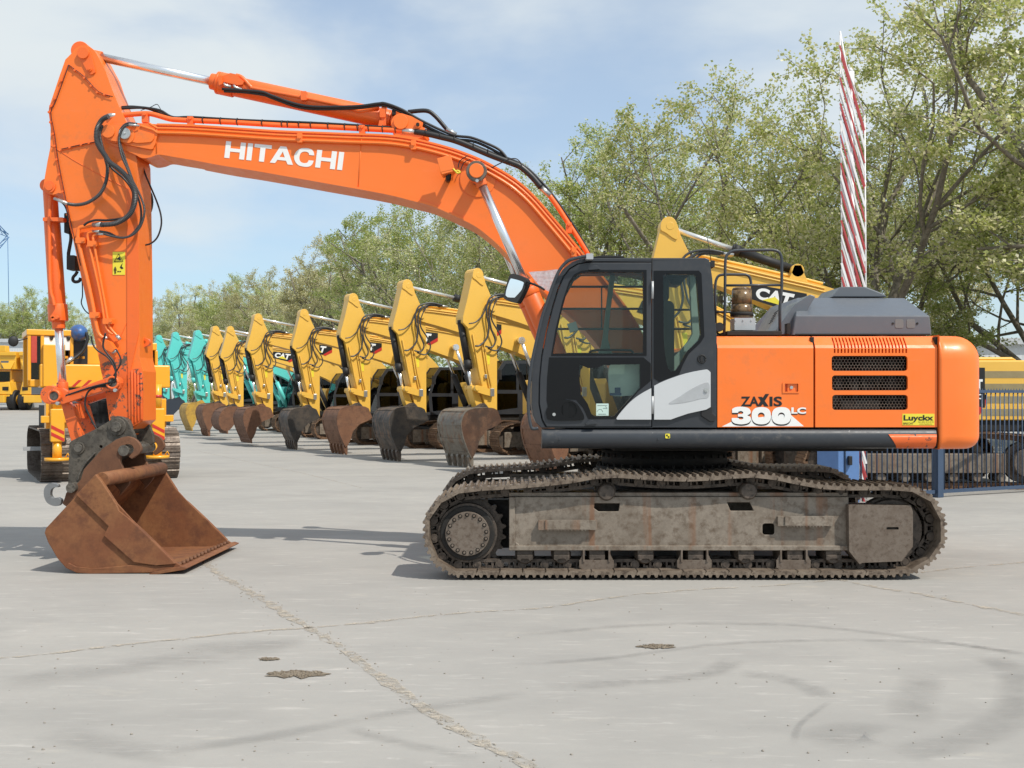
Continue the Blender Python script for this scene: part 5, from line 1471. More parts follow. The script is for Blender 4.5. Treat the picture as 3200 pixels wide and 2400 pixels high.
    for sy in (1, -1):
        t = MB()
        lp = [(X0-1.75,.0)] + [(X0+1.75,.0)] + [(X0+1.75+.43*math.sin(R(a)), .45-.45*math.cos(R(a))) for a in (25,50,75,100,125,150)] + [(X0+1.7,.93),(X0+.9,.99),(X0,.94),(X0-.9,.99),(X0-1.7,.93)] + [(X0-1.75-.43*math.sin(R(a)), .45+.45*math.cos(R(a))) for a in (25,50,75,100,125,150)]
        P_ = resample([Vector((x,0,z)) for x, z in lp], 46)
        cc = sum(P_, Vector())/46
        for i in range(46):
            a, b_ = P_[i], P_[(i+1) % 46]; d = b_-a; ln = d.length; d.normalize(); n = Vector((-d.z,0,d.x))
            if n.dot((a+b_)/2-cc) < 0: n = -n
            sec = [(0,-.016),(ln+.012,-.004),(ln+.012,.006),(ln*.85,.03),(ln*.78,.006),(ln*.55,.006),(ln*.5,.03),(ln*.44,.006),(ln*.22,.006),(ln*.16,.03),(ln*.08,.004),(0,.002)]
            t.prism([a + d*u + n*v + Vector((0,sy*1.2-.3,0)) for u, v in sec], (0,.6,0))
            for y in (-.1,.1): t.prism([a + d*u + n*v + Vector((0,sy*1.2+y-.02,0)) for u, v in ((0,-.1),(ln,-.1),(ln,-.016),(0,-.016))], (0,.04,0))
        to = t.build('track', TRK2, r)
        f = MB(); f.box(X0-1.35,X0+1.3,sy*1.2-.2,sy*1.2+.24,.28,.62)
        f.box(X0+1.2,X0+1.9,sy*1.2-.16,sy*1.2+.16,.22,.68)
        for k in range(7): f.cyl((X0-1.3+.42*k,sy*1.2-.2,.2),(X0-1.3+.42*k,sy*1.2+.2,.2),.08,n=12)
        for k in (-.6,.6): f.cyl((X0+k,sy*1.2-.15,.80),(X0+k,sy*1.2+.2,.80),.08,n=12)
        f.build('track_frame', M['frame'], to, bevel=.01)
        f = MB(); f.cyl((X0-1.75,sy*1.2-.05,.46),(X0-1.75,sy*1.2+.05,.46),.36,n=24); f.cyl((X0-1.75,sy*1.2-.24,.46),(X0-1.75,sy*1.2+.24,.46),.25,n=20); f.build('sprocket', M['hub'], to)
        f = MB(); f.cyl((X0+1.75,sy*1.2-.1,.46),(X0+1.75,sy*1.2+.1,.46),.32,n=24); f.build('idler', M['trackdark'], to)
    u = MB(); u.box(X0-1.0,X0+1.0,-.95,.95,.42,.75); u.cyl((X0,0,.75),(X0,0,1.02),.65,n=28); u.build('undercarriage_frame', M['dark'], r)
    # upper structure
    bd_ = MB()
    bd_.box(X0-2.3,X0+1.25,-1.35,1.35,1.0,1.2)
    bd_.build('revolving_frame', M['dark'], r, bevel=.02)
    bd_ = MB()
    for y0, y1, xf in ((.5,1.4,.05 if steep else -.65),(-1.4,-.5,1.1)):
        bd_.ext([(X0-1.95,1.2),(X0+xf,1.2),(X0+xf,2.1),(X0+xf-.08,2.25),(X0-1.95,2.25)], y0, y1)
    bd_.box(X0-1.95,X0-.5,-.49,.49,1.2,2.2)
    hb_ = bd_.build('house', paintm, r, bevel=.03, seg=3)
    gv = MB()
    for k in range(4): gv.box(X0-1.85,X0-.95,1.4,1.404,1.28+.22*k,1.4+.22*k)
    gv.build('side_grille', plain('vent_mesh', (.30,.24,.12), .7), hb_)
    eh = MB(); hz = 2.33 if steep else 2.5; eh.ext([(X0-1.9,2.27),(X0-.7,2.27),(X0-.8,hz),(X0-1.8,hz)], -.9, .7); eh.build('engine_hood', M['hoodgrey'] if logo and not steep else paintm, r, bevel=.03)
    cwm = MB(); cwm.extz([(X0-2.0,1.35)] + [(X0-2.0-.78*math.sin(R(a)), 1.35*math.cos(R(a))) for a in range(15,180,15)] + [(X0-2.0,-1.35)], 1.0, 2.15); cwm.build('counterweight', paintm if not logo else paintm, r, bevel=.07, seg=3)
    # cab
    cx0, cx1 = (X0+.15, X0+1.95) if steep else (X0-.55, X0+1.25)
    cbm = MB()
    csil = [(cx0,1.2),(cx1,1.2),(cx1+.05,1.9),(cx1-.15,2.65),(cx1-.35,2.92),(cx0,2.95)]
    wn = [[(cx1-.05,1.98),(cx1-.25,2.6),(cx1-.42,2.82),(cx1-.8,2.83),(cx1-.8,1.98)], [(cx1-.9,1.98),(cx1-.9,2.83),(cx0+.1,2.83),(cx0+.1,2.1),(cx0+.4,1.98)], [(cx1-.1,1.32),(cx1-.05,1.86),(cx1-.85,1.86),(cx1-.85,1.4)]]
    for y in (.48, 1.38): cbm.ext(csil, y, y+.05, wn)
    cbm.ext([(cx0,2.88),(cx1-.37,2.86),(cx1-.35,2.92),(cx0,2.95)], .53, 1.38); cbm.ext([(cx0,1.2),(cx1,1.2),(cx1,1.3),(cx0,1.3)], .53, 1.38); cbm.ext([(cx0,1.3),(cx0+.06,1.3),(cx0+.06,2.3),(cx0,2.3)], .53, 1.38)
    cbo = cbm.build('cab', M['cabgrey'], r)
    g_ = MB()
    for h_ in wn:
        for y in (.5, 1.4): g_.ext(h_, y, y+.004)
    g_.prism([(cx1+.02,.53,1.3),(cx1+.04,.53,1.9),(cx1-.17,.53,2.64),(cx1-.36,.53,2.9),(cx1-.37,.53,2.89),(cx1-.18,.53,2.63),(cx1+.03,.53,1.9),(cx1+.01,.53,1.3)], (0,.85,0))
    g_.build('window_pane', CABG, cbo)
    g_ = MB(); g_.box(cx0+.3,cx0+.45,.75,1.2,1.6,2.5); g_.box(cx0+.3,cx0+.9,.75,1.2,1.5,1.65); g_.build('seat', M['blackmat'], cbo, bevel=.05)
    hr = MB(); hr.tube([(X0+1.0,-1.3,2.25),(X0+1.0,-1.3,2.85),(X0+.2,-1.3,2.85),(X0+.2,-1.3,2.25)], .022, 6); hr.build('handrail', M['blackmat'], r)
    mi_ = MB(); mi_.box(cx1-.05,cx1,1.55,1.8,2.3,2.6); mi_.tube([(cx1-.1,1.43,2.55),(cx1-.02,1.6,2.55)], .015, 5); mi_.build('mirror', M['blackmat'], r)
    # boom cylinders
    for y in (-.45, .45):
        c0, c1 = (Vector((-2.3,y,3.2)) if steep else Vector((-2.95,y,3.35))), Vector((X0+1.2,y,1.25))
        c = MB(); c.steps(c0.lerp(c1,.42), c1, [(0,.1),(1,.1)], 14); co2 = c.build('boom_cylinder', cyl, r)
        c = MB(); c.cyl(c0, c0.lerp(c1,.44), .05, n=12); c.cyl((c0.x,y-.08,c0.z),(c0.x,y+.08,c0.z),.1,n=14); c.build('rod', M['chrome'], co2)
    return r
ROWG = 'excavators parked in the row behind the orange excavator'
HEAD = math.atan2(-.478, -.878)
def put(o, tip, sc, head=HEAD):
    f = Vector((math.cos(head), math.sin(head)))
    head += R(random.uniform(-3, 3))
    o.location = (tip[0]-.8*f.x*sc, tip[1]-.8*f.y*sc, gz(tip[1])); o.rotation_euler = (0,0,head); o.scale = (sc,)*3
yel = make_machine('excavator', 'yellow excavator with pale grey toothed bucket, front of the row beside the orange excavator cab', YEL, True, 'teeth', BUCK['grey'], group=ROWG)
teal = make_machine('excavator', 'turquoise excavator with a dark brown toothed bucket, beside the first yellow stick', TEAL, False, 'teeth', BUCK['rust'], cylm=TEAL, group=ROWG)
def rebucket(src, kind, mat, label, tip, sc, w=.62):
    c = copy_tree(src, None, skip=('bucket',)); c['label'] = label
    c.location = (0,0,0); c.rotation_euler = (0,0,0); c.scale = (1,1,1); 
    bucket_meshes(c, mat, kind, w); put(c, tip, sc); return c
put(yel, (-1.28,27.4), 1.0)
rebucket(yel, 'flat', BUCK['rust'], 'yellow excavator half hidden by the orange cab, its plain rust-brown bucket touching the black cab', (.80,23.6), 1.0)
rebucket(yel, 'teeth', BUCK['dark'], 'yellow excavator with blackened toothed bucket, second from the orange excavator cab', (-3.26,30.0), 1.0)
rebucket(yel, 'teeth', BUCK['rust'], 'yellow excavator with brown toothed bucket, third from the orange excavator cab', (-5.25,33.5), .99)
rebucket(yel, 'teeth', BUCK['dark'], 'yellow excavator with dark grey toothed bucket, fourth from the orange excavator cab', (-7.26,36.4), .94)
rebucket(yel, 'flat', BUCK['flat'], 'yellow excavator with wide toothless rust bucket, mid row', (-9.4,39.0), .95, .72)
rebucket(yel, 'round', BUCK['flat'], 'smaller yellow excavator holding a rounded rusty grading bucket off the ground', (-11.75,44.4), .93, .85)
rebucket(yel, 'teeth', BUCK['rust'], 'last yellow excavator of the row, next to the turquoise ones', (-13.6,48.9), .99)
teal['label'] = 'turquoise excavator with a yellow bucket, nearest of the turquoise ones'
for ch in [c for c in teal.children if c.name.startswith('bucket') and 'link' not in c.name and 'cyl' not in c.name]:
    for g in list(ch.children): bpy.data.objects.remove(g)
    bpy.data.objects.remove(ch)
bucket_meshes(teal, BUCK['yellow'], 'flat'); put(teal, (-15.5,52.8), 1.0)
rebucket(teal, 'flat', BUCK['navy'], 'turquoise excavator with a navy blue bucket, middle of the turquoise ones', (-18.3,58.4), 1.03)
rebucket(teal, 'teeth', BUCK['navy'], 'farthest turquoise excavator, partly behind the yellow tracked rig', (-20.6,62.8), 1.02)
# the machine behind the fence, side-on, its boom rising over the orange cab
big = make_machine('excavator', 'large yellow excavator behind the blue fence, CAT logo on its boom above the orange cab', YEL, True, 'flat', BUCK['dark'], dx=1.2, group=ROWG, steep=True)
def bl(x, y, z): return Vector((x, y, z))
Xb = -5.1+1.2
m = MB(); m.prism([bl(x, 1.402, z) for x, z in ((-4.90,2.12),(-4.62,2.12),(-4.46,1.85),(-4.46,1.5),(-4.90,1.42))], (0,.004,0)); pl_ = m.build('logo_plate', M['blacklet'], big)
m = MB(); m.prism([bl(x, 1.402, z) for x, z in ((-4.94,1.66),(-4.90,1.42),(-4.46,1.5),(-4.46,1.38),(-4.82,1.30))], (0,.003,0)); m.build('logo_stripe', M['red'], big)
vs, fs = glyphs('CAT', .04); m = MB(); m.add(*fit(vs, fs, [bl(-4.50,1.409,1.92), bl(-4.86,1.409,1.92), bl(-4.86,1.409,1.72), bl(-4.50,1.409,1.72)])); m.build('lettering', M['white'], pl_)
vs, fs = glyphs('GC', .04); m = MB(); m.add(*fit(vs, fs, [bl(-4.68,1.409,1.66), bl(-4.85,1.409,1.66), bl(-4.85,1.409,1.57), bl(-4.68,1.409,1.57)])); m.build('lettering', M['white'], pl_)
big.location = (3.62, 22.2, 0); big.rotation_euler = (0,0,math.pi); big.scale = (1.08,1.08,1.08)
# =================== blue fence and barrier ================================
BLUE = paint('fence_blue', (.035,.065,.12), .45, amt=.3, scale=4, coat=.1)
def px_on(x, A, B):
    """point of the ground line A-B seen at column x"""
    k = (x-CX)/F
    t = (A.x-k*A.y)/((B.y-A.y)*k-(B.x-A.x))
    return A.lerp(B, t)
FA, FB = Vector((7.37,19.0,0)), Vector((9.40,20.05,0))
fd = (FB-FA).normalized()
def fence_leaf(label, s0, s1, z0, z1, name='fence'):
    f = thing(name, label, 'fence', FA+fd*s0)
    p0, p1 = FA+fd*s0, FA+fd*s1
    n = Vector((-fd.y, fd.x, 0))
    def bar(mb, a, b, w, z0, z1):
        q = [a-n*w/2, b-n*w/2, b+n*w/2, a+n*w/2]
        mb.prism([(v.x, v.y, z0) for v in q], (0,0,z1-z0))
    rl = MB(); bar(rl, p0, p1, .05, z1-.05, z1); rl.build('top_rail', BLUE, f)
    rl = MB(); bar(rl, p0, p1, .06, z0, z0+.06); rl.build('bottom_rail', BLUE, f)
    L_ = (p1-p0).length
    k = 0; s = .06
    while s < L_-.03:
        c = p0+fd*s
        b = MB(); b.cyl((c.x,c.y,z0+.06), (c.x,c.y,z1-.05), .0125, n=8)
        b.build('bar', BLUE, f); s += .118
    tt_ = MB(); s = .03
    while s < L_-.06:
        c = p0+fd*s; tt_.prism([(c.x,c.y,z1), (c.x+fd.x*.03,c.y+fd.y*.03,z1), (c.x+fd.x*.015,c.y+fd.y*.015,z1+.035)], (0,.006,0)); s += .075
    tt_.build('spikes', BLUE, f)
    return f
fence_leaf('blue steel bar fence leaf at the right edge of the photo', .10, 3.4, .07, 1.86)
fence_leaf('blue steel bar fence leaf behind the orange counterweight, left of the blue post', -2.2, -.10, .07, 1.86)
pm = MB(); pm.box(-.07,.07,-.07,.07,0,1.95); pm.v = [tuple(Matrix.Translation(FA) @ Matrix.Rotation(math.atan2(fd.y, fd.x), 4, 'Z') @ Vector(p)) for p in pm.v]
tag(pm.build('fence_post', BLUE, None, bevel=.006), 'square blue steel post between the two fence leaves', 'post')
# far fence panels behind the yellow machine
f2 = thing('fence', 'dark blue bar fence standing behind the large yellow excavator', 'fence', (12,30,0))
for k in range(2): m = MB(); m.box(8,17,30,30.05,.1+1.75*k,.17+1.75*k); m.build('rail', BLUE, f2)
for k in range(60): m = MB(); m.box(8+.15*k,8.03+.15*k,30.01,30.04,.17,1.85); m.build('bar', BLUE, f2)
# barrier
BX, BY = (2650-CX)/F*18.0, 18.0
ba = thing('barrier', 'raised barrier of red and white lattice on a blue cabinet, above the grey engine hood', 'barrier', (BX,BY,0))
CAB_BLUE = plain('cabinet_blue', (.10,.20,.42), .45, var=.1)
m = MB()
x0, x1 = (2566-CX)/F*18.0, (2692-CX)/F*18.0
m.add([(x0,18.25,0),((2620-CX)/F*18,18.0,0),(x1,18.1,0),(x1-.25,18.45,0)]+[(x0,18.25,1.15),((2620-CX)/F*18,18.0,1.15),(x1,18.1,1.15),(x1-.25,18.45,1.15)], [(0,1,5,4),(1,2,6,5),(2,3,7,6),(3,0,4,7),(4,5,6,7)])
m.build('cabinet', CAB_BLUE, ba, bevel=.01)
m = MB(); q = P(2655,1440,18.03); m.box(q.x-.03,q.x+.03,17.97,18.06,q.z-.07,q.z+.08); m.build('cabinet_handle', M['blackmat'], ba, bevel=.01)
WHT = paint('barrier_white', (.78,.78,.78), .4, amt=.15); RED = paint('barrier_red', (.42,.04,.045), .5, amt=.3)
YBr = 18.25
m = MB()
m.cyl(P(2668,1560,YBr+.12), P(2658,225,YBr+.12), .062, n=14); m.cyl(P(2658,225,YBr+.12), P(2658,212,YBr+.12), .05, .02, n=14)
m.build('arm', WHT, ba)
m = MB(); m.tube([P(2625,98,YBr), P(2630,700,YBr), P(2636,1560,YBr)], .012, 6); m.tube([P(2702,360,YBr), P(2705,800,YBr), P(2708,1560,YBr)], .014, 6); m.tube([P(2625,98,YBr), P(2645,210,YBr), P(2702,360,YBr)], .016, 6)
m.build('edge_rail', WHT, ba)
edgeL = lambda y: 2624 + (y-98)*.0085
edgeR = lambda y: 2702 + (y-360)*.005
y = 98+46; k = 0
while y < 1500:
    for off, dy_ in ((-.05, 0), (.06, 15)):
        j_ = random.uniform(-7, 7); ya_, yb_ = y+dy_+j_, y+dy_+262+random.uniform(-9, 9)+j_
        pl = [P(edgeL(ya_), ya_, YBr+off), P(edgeR(yb_), yb_, YBr+off)]
        m = MB()
        d = (pl[1]-pl[0]).normalized(); n = Vector((-d.z,0,d.x))*(.015 if k % 2 else .012)*random.uniform(.8, 1.25)
        m.prism([pl[0]+n, pl[1]+n, pl[1]-n, pl[0]-n], (0,.012,0))
        m.build('slat', WHT if k % 2 else RED, ba)
    y += 45.5; k += 1
# =================== yellow tracked rig ====================================
RIGY = paint('rig_yellow', (.80,.37,.015), .35, amt=.2, scale=2, coat=.3)
STEEL = grime('rig_shoe', (.115,.088,.068), (.19,.155,.125), (.07,.05,.04), 6, .5, .35, .15, streak=(.05,.03,.022))
rig = thing('tracked_rig', 'yellow tracked rig with a blue tank and striped stabilisers, behind the rusty bucket', 'rig', (0,0,0))
for x0 in (0, 1.85):
    t = MB()
    lp = [Vector((0,b,z)) for b, z in [(.35,0),(3.8,0)]+[(3.8+.5*math.sin(R(a)),.52-.52*math.cos(R(a))) for a in (30,60,90,120,150)]+[(3.8,1.05),(.42,1.05)]+[(.42-.42*math.sin(R(a)),.55+.5*math.cos(R(a))) for a in (30,60,80)]+[(0,.42),(.06,.2),(.2,.05)]]
    P_ = resample(lp, 46); cc = sum(P_, Vector())/46
    for i in range(46):
        a, b_ = P_[i], P_[(i+1) % 46]; d = b_-a; ln = d.length; d.normalize(); n = Vector((0,-d.z,d.y))
        if n.dot((a+b_)/2-cc) < 0: n = -n
        sec = [(.004,-.02),(ln-.004,-.02),(ln+.01,0),(ln-.02,.012),(ln*.6,.006),(ln*.52,.034),(ln*.44,.034),(ln*.36,.006),(.02,.012),(.004,.0)]
        j = random.uniform(-.006,.006)
        t.prism([a + d*u + n*v + Vector((x0+j,0,0)) for u, v in sec], (.88,0,0))
        t.prism([a + d*u + n*v + Vector((x0+.30,0,0)) for u, v in ((0,-.11),(ln,-.11),(ln,-.02),(0,-.02))], (.28,0,0))
    to = t.build('track', STEEL, rig)
    f = MB(); f.box(x0+.24,x0+.62,.6,3.5,.22,.82); f.cyl((x0+.2,.55,.52),(x0+.66,.55,.52),.36,n=20); f.build('track_frame', M['dark'], to)
m = MB(); m.box(-.25,.25,1.3,1.42,.60,.68); m.build('step', M['alu'], rig)
m = MB(); m.box(.9,1.85,.4,3.6,.5,1.0); m.box(.2,2.55,.9,3.4,1.08,1.55); m.cyl((1.4,2.2,1.0),(1.4,2.2,1.85),.7,n=24); m.box(.5,2.3,.5,.9,1.2,1.5); m.build('chassis', M['dark'], rig)
m = MB()
for k in range(26): m.box(.75+random.uniform(0,1.1), .85+random.uniform(0,1.1), .38, .9, 1.1+random.uniform(0,.6), 1.2+random.uniform(0,.7))
m.build('hydraulics', M['rubber'], rig)
for x, lab in ((2.22, 'r'), (.28, 'l')):
    s = MB(); s.box(x-.13,x+.13,-.02,.22,.84,1.50); so_ = s.xf(Matrix.Translation((0,-.36,0))).build('stabiliser', RIGY, rig, bevel=.02)
    s = MB(); s.cyl((x,.1,1.5),(x,.1,2.0),.085,n=16); s.cyl((x,.1,.5),(x,.1,.84),.09,n=14); s.xf(Matrix.Translation((0,-.36,0))).build('jack', RIGY, so_)
    s = MB(); s.cyl((x,.1,.46),(x,.1,.52),.24,n=20); s.tube([(x+.15,.1,.52),(x+.2,.1,.6),(x+.24,.1,.52)],.014,5); s.xf(Matrix.Translation((0,-.36,0))).build('foot_plate', RIGY, so_)
    s = MB(); s.box(x-.30,x+.32,.06,.18,1.22,1.36); s.box(x-.2,x+.2,.23,.6,1.1,1.7); s.xf(Matrix.Translation((0,-.36,0))).build('beam', RIGY, so_, bevel=.01)
    s = MB()
    for z in (.92,1.06): s.prism([(x-.12,-.026,z+.12),(x-.12,-.026,z+.05),(x+.12,-.026,z-.08),(x+.12,-.026,z-.01)], (0,.004,0))
    s.xf(Matrix.Translation((0,-.36,0))).build('warning_stripe', M['red'], so_)
    s = MB(); s.cyl((x,.1,1.72),(x,.1,1.78),.09,n=16); s.xf(Matrix.Translation((0,-.36,0))).build('warning_stripe', M['red'], so_)
m = MB(); m.box(.02,2.62,.55,1.2,1.93,2.42); cwr = m.build('counterweight', RIGY, rig, bevel=.03)
m = MB(); m.box(.2,2.5,.7,2.6,1.6,1.93); m.build('turntable_plate', M['hoodgrey'], rig, bevel=.02)
m = MB()
for x in (.62,.82,1.9,2.12):
    s_ = 1 if x < 1.5 else -1
    m.prism([(x,.546,1.95),(x+.07,.546,1.95),(x+.07+.14*s_,.546,2.09),(x+.14*s_,.546,2.09)], (0,.003,0))
m.build('warning_stripe', M['red'], cwr)
m = MB(); m.box(1.62,1.9,.545,.56,2.02,2.14); m.build('recess', M['blackmat'], cwr)
m = MB(); m.box(.92,1.28,1.0,2.2,2.43,2.84); m.box(1.6,2.05,1.0,2.4,2.43,2.86); m.box(2.05,2.42,1.0,2.4,2.76,2.92); m.box(2.38,2.44,1.0,2.4,2.43,2.76); m.box(2.05,2.38,1.2,2.4,2.43,2.76); m.build('engine_housing', RIGY, rig, bevel=.02)
m = MB(); m.box(2.07,2.37,1.1,1.19,2.44,2.74); m.box(.55,.92,1.1,1.3,2.44,2.75); m.build('radiator', M['dark'], rig)
m = MB(); m.box(.5,.92,.9,1.05,2.55,2.6); m.box(2.0,2.34,1.02,1.12,2.55,2.6); m.build('bracket', RIGY, rig)
cbr = MB()
for x in (-.20,.05,.62): cbr.box(x,x+.07,.8,.87,1.95,3.05)
cbr.box(-.22,.72,.78,2.3,3.02,3.14); cbr.box(-.2,.7,2.2,2.3,1.95,3.05); cbr.box(-.2,.7,.8,.86,1.95,2.1)
cbr.box(.08,.5,.5,1.6,1.95,2.82)
cbo_ = cbr.build('cab', RIGY, rig, bevel=.015)
m = MB(); m.box(.12,.62,.82,.825,2.72,3.0); m.build('window_pane', M['white'], cbo_)
m = MB(); m.box(-.14,.05,.82,.825,2.0,3.0); m.build('window_pane', CABG, cbo_)
m = MB(); m.box(-.13,-.02,.79,.83,2.45,3.0); m.build('red_strip', plain('red_strip_colour', (.5,.06,.04), .7), cbo_)  # flat red colour stands for the reflective red-orange on the cab side
m = MB()
for x in (.22,.55): m.prism([(x,.80,3.0),(x+.09,.80,3.0),(x+.06,.80,2.92),(x+.02,.80,2.92)], (0,.02,0))
m.build('work_lamp', M['dark'], cbo_)
m = MB(); m.tube([(-.2,.8,2.95),(-.42,.75,2.88)], .012, 5); m.ball((-.47,.75,2.88), .1, 12, 8, (1,.4,1.1)); m.build('mirror', M['blackmat'], cbo_)
m = MB(); m.ball((.80,.9,3.09), .185, 20, 14, (1.0,1.5,1)); m.build('tank', grime('blue_tank', (.03,.10,.30), (.04,.13,.36), (.12,.09,.10), 3, .4), rig)
m = MB(); m.tube(cr([(.92,.7,3.1),(.95,.68,2.95),(.85,.66,2.7),(.62,.6,2.5),(.5,.58,2.45)], 5), .035, 8); m.box(.6,.98,.9,1.4,2.43,2.95); m.build('hydraulic_hose', M['rubber'], rig)
m = MB(); m.tube([(.66,.58,2.56),(.5,.57,2.44)], .045, 8); m.build('hose_fitting', M['zinc'], rig)
m = MB(); m.tube(cr([(1.86,1.6,2.86),(1.86,1.6,3.2),(1.84,1.6,3.3),(1.78,1.6,3.36)], 3), .05, 10); m.build('exhaust', M['hoodgrey'], rig)
m = MB(); m.tube([(2.2,1.0,2.9),(1.8,.9,3.1)], .02, 6); m.build('boom_stay', M['dark'], rig)
rig.location = ((128-CX)/F*22.1, 22.1, 0); rig.rotation_euler = (0,0,math.atan2(.46,.89))
# =================== dump trucks ==========================================
TRY = paint('truck_yellow', (.78,.42,.03), .4, amt=.2, scale=1, coat=.2)
def truck(label, X, Y, rz):
    r = thing('dump_truck', label, 'dump truck', (0,0,0), 'yellow dump trucks at the far end of the yard')
    m = MB()
    for sx in (-1,1):
        w = MB(); w.cyl((sx*1.75-.3,.8,.75),(sx*1.75+.3,.8,.75),.75,n=22); wo = w.build('wheel', M['blackmat'], r, bevel=.08)
        w = MB(); w.cyl((sx*1.75-.31,.8,.75),(sx*1.75+.31,.8,.75),.38,n=18); w.build('rim', TRY, wo)
    m.box(-1.5,1.5,-.2,.3,.55,1.1); m.box(-1.75,1.75,.1,.4,.9,1.15); m.build('bumper', TRY, r, bevel=.05)
    m = MB(); m.box(-1.0,1.0,0,.05,1.15,2.0)
    for k in range(5): m.box(-.95,.95,-.02,0,1.2+.15*k,1.28+.15*k)
    m.build('grille', M['hoodgrey'], r)
    m = MB(); m.prism([(-1.9,.1,1.15),(-1.0,0,1.15),(-1.0,0,2.0),(-1.7,.1,2.1)], (0,2.2,0)); m.prism([(1.9,.1,1.15),(1.0,0,1.15),(1.0,0,2.0),(1.7,.1,2.1)], (0,2.2,0)); m.box(-1.0,1.0,.05,2.2,1.15,2.05); m.build('bonnet', TRY, r, bevel=.05)
    for sx in (-1,1):
        w = MB(); w.box(sx*1.45-.22,sx*1.45+.22,.03,.1,1.45,1.72); w.build('headlight', M['dark'], r)
    m = MB(); m.box(-1.5,1.5,.9,2.6,2.0,2.95); m.build('cab', TRY, r, bevel=.05)
    m = MB(); m.box(-1.35,1.35,.88,.9,2.1,2.85); m.build('windscreen', CABG, r)
    m = MB(); m.prism([(-1.95,.5,3.0),(1.95,.5,3.0),(2.05,.5,4.3),(-2.05,.5,4.3)], (0,5.5,0)); m.prism([(-1.3,.4,4.3),(1.3,.4,4.3),(1.25,.4,4.75),(-1.25,.4,4.75)], (0,.6,0)); m.box(-2.05,2.05,.35,.5,4.0,4.3)
    m.prism([(-1.95,.45,3.6),(-1.7,.3,3.0),(-1.2,.3,3.0),(-.8,.45,3.6)], (0,.3,0)); m.prism([(1.95,.45,3.6),(1.7,.3,3.0),(1.2,.3,3.0),(.8,.45,3.6)], (0,.3,0)); m.build('dump_body', TRY, r, bevel=.04)
    m = MB(); m.prism([(-1.5,.42,3.62),(-.9,.42,3.62),(-1.0,.42,3.1),(-1.45,.42,3.2)], (0,.1,0)); m.prism([(1.5,.42,3.62),(.9,.42,3.62),(1.0,.42,3.1),(1.45,.42,3.2)], (0,.1,0)); m.build('body_recess', M['hoodgrey'], r)
    r.location = (X, Y, gz(Y)); r.rotation_euler = (0,0,rz); return r
truck('yellow dump truck right of the white container wall, partly behind the yellow tracked rig', (142-CX)/F*80, 80, .05)
truck('yellow dump truck cut off by the left edge of the photo', (-45-CX)/F*80, 80, -.05)
# =================== buildings ============================================
WALL = NT('white_cladding'); n_ = WALL.noise(.5, 3)
wv = WALL.n.new('ShaderNodeTexWave'); wv.wave_type = 'BANDS'; wv.bands_direction = 'X'; wv.inputs['Scale'].default_value = 1.2; wv.inputs['Distortion'].default_value = 0; WALL.link(WALL.co, wv.inputs['Vector'])
WALL.base(WALL.mix(WALL.ramp(n_, .3, .7), (.62,.64,.66), (.56,.58,.60))); WALL.set(rough=.6); WALL.bump(wv.outputs['Fac'], .3, .03)
def building(name, label, x0, x1, Y, depth, z1, win=True):
    b = thing(name, label, 'building', ((x0+x1)/2, Y, gz(Y)))
    m = MB(); m.box(x0,x1,Y,Y+depth,gz(Y)-.2,z1); m.build('wall', WALL.m, b)
    m = MB(); m.box(x0-.3,x1+.3,Y-.3,Y+depth+.3,z1,z1+.35); m.build('roof_edge', plain('roof_trim', (.5,.52,.54), .5), b)
    m = MB()
    k = 0
    while x0+4+6*k < x1-3:
        w = MB(); w.box(x0+4+6*k,x0+6.4+6*k,Y-.05,Y,gz(Y)+.1,gz(Y)+3.2); w.build('door', M['alu'], b); k += 1
    return b
building('warehouse', 'long white warehouse with a flat roof behind the dump trucks', -70, -47, 112, 25, 7.3)
building('warehouse', 'pale grey warehouse behind the trees at the right edge', 26, 60, 62, 20, 4.7)
# grey stacked container wall between the trucks
c = thing('site_container', 'grey ribbed site container standing between the two dump trucks', 'container', (-39,84,gz(84)))
m = MB(); x0, x1 = (34-CX)/F*86, (74-CX)/F*86; m.box(x0,x1,86,92,gz(86),4.9)
for k in range(12): m.box(x0-.05,x1+.05,85.9,86,gz(86)+.3*k,gz(86)+.06+.3*k)
m.build('body', plain('container_grey', (.42,.42,.42), .6), c)
# =================== far crane, blue post =================================
CRB = plain('crane_blue', (.06,.16,.34), .5)
cr_ = thing('tower_crane', 'blue lattice crane jib tip at the left edge, high above the trucks', 'crane', P(-60,1240,190))
m = MB(); Yc_ = 190
def lat(a, b, w, n=8):
    a, b = Vector(a), Vector(b); d = (b-a).normalized(); u = Vector((-d.z,0,d.x))*w/2
    for s in (-1,1): m.tube([a+u*s, b+u*s*.5], .08, 4)
    for k in range(n): m.tube([(a+u).lerp(b+u*.5, k/n), (a-u).lerp(b-u*.5, (k+1)/n)], .06, 4)
lat(P(-80,690,Yc_), P(24,735,Yc_), 1.1); lat(P(-60,650,Yc_), P(24,735,Yc_), .6, 5)
lat(P(-80,860,Yc_), P(26,738,Yc_), .8, 6); lat(P(-90,1250,Yc_), P(-80,650,Yc_), 1.6, 20)
m.build('jib', CRB, cr_)
m = MB(); m.tube([P(24,735,Yc_), P(29,1045,Yc_)], .055, 4); m.build('cable', CRB, cr_)
m = MB(); q = P(31,1058,Yc_); m.ball(q, .5, 8, 6, (1,1,1.6)); m.tube([q, P(33,1130,Yc_)], .12, 5); m.build('hook_block', CRB, cr_)
m = MB(); m.cyl(P(1491,1300,48), P(1491,1085,48), .12, n=10); m.cyl(P(1491,1085,48), P(1491,1080,48), .16, .1, n=10)
tag(m.build('lamp_post', CRB), 'plain blue post behind the first yellow excavator of the row', 'post')
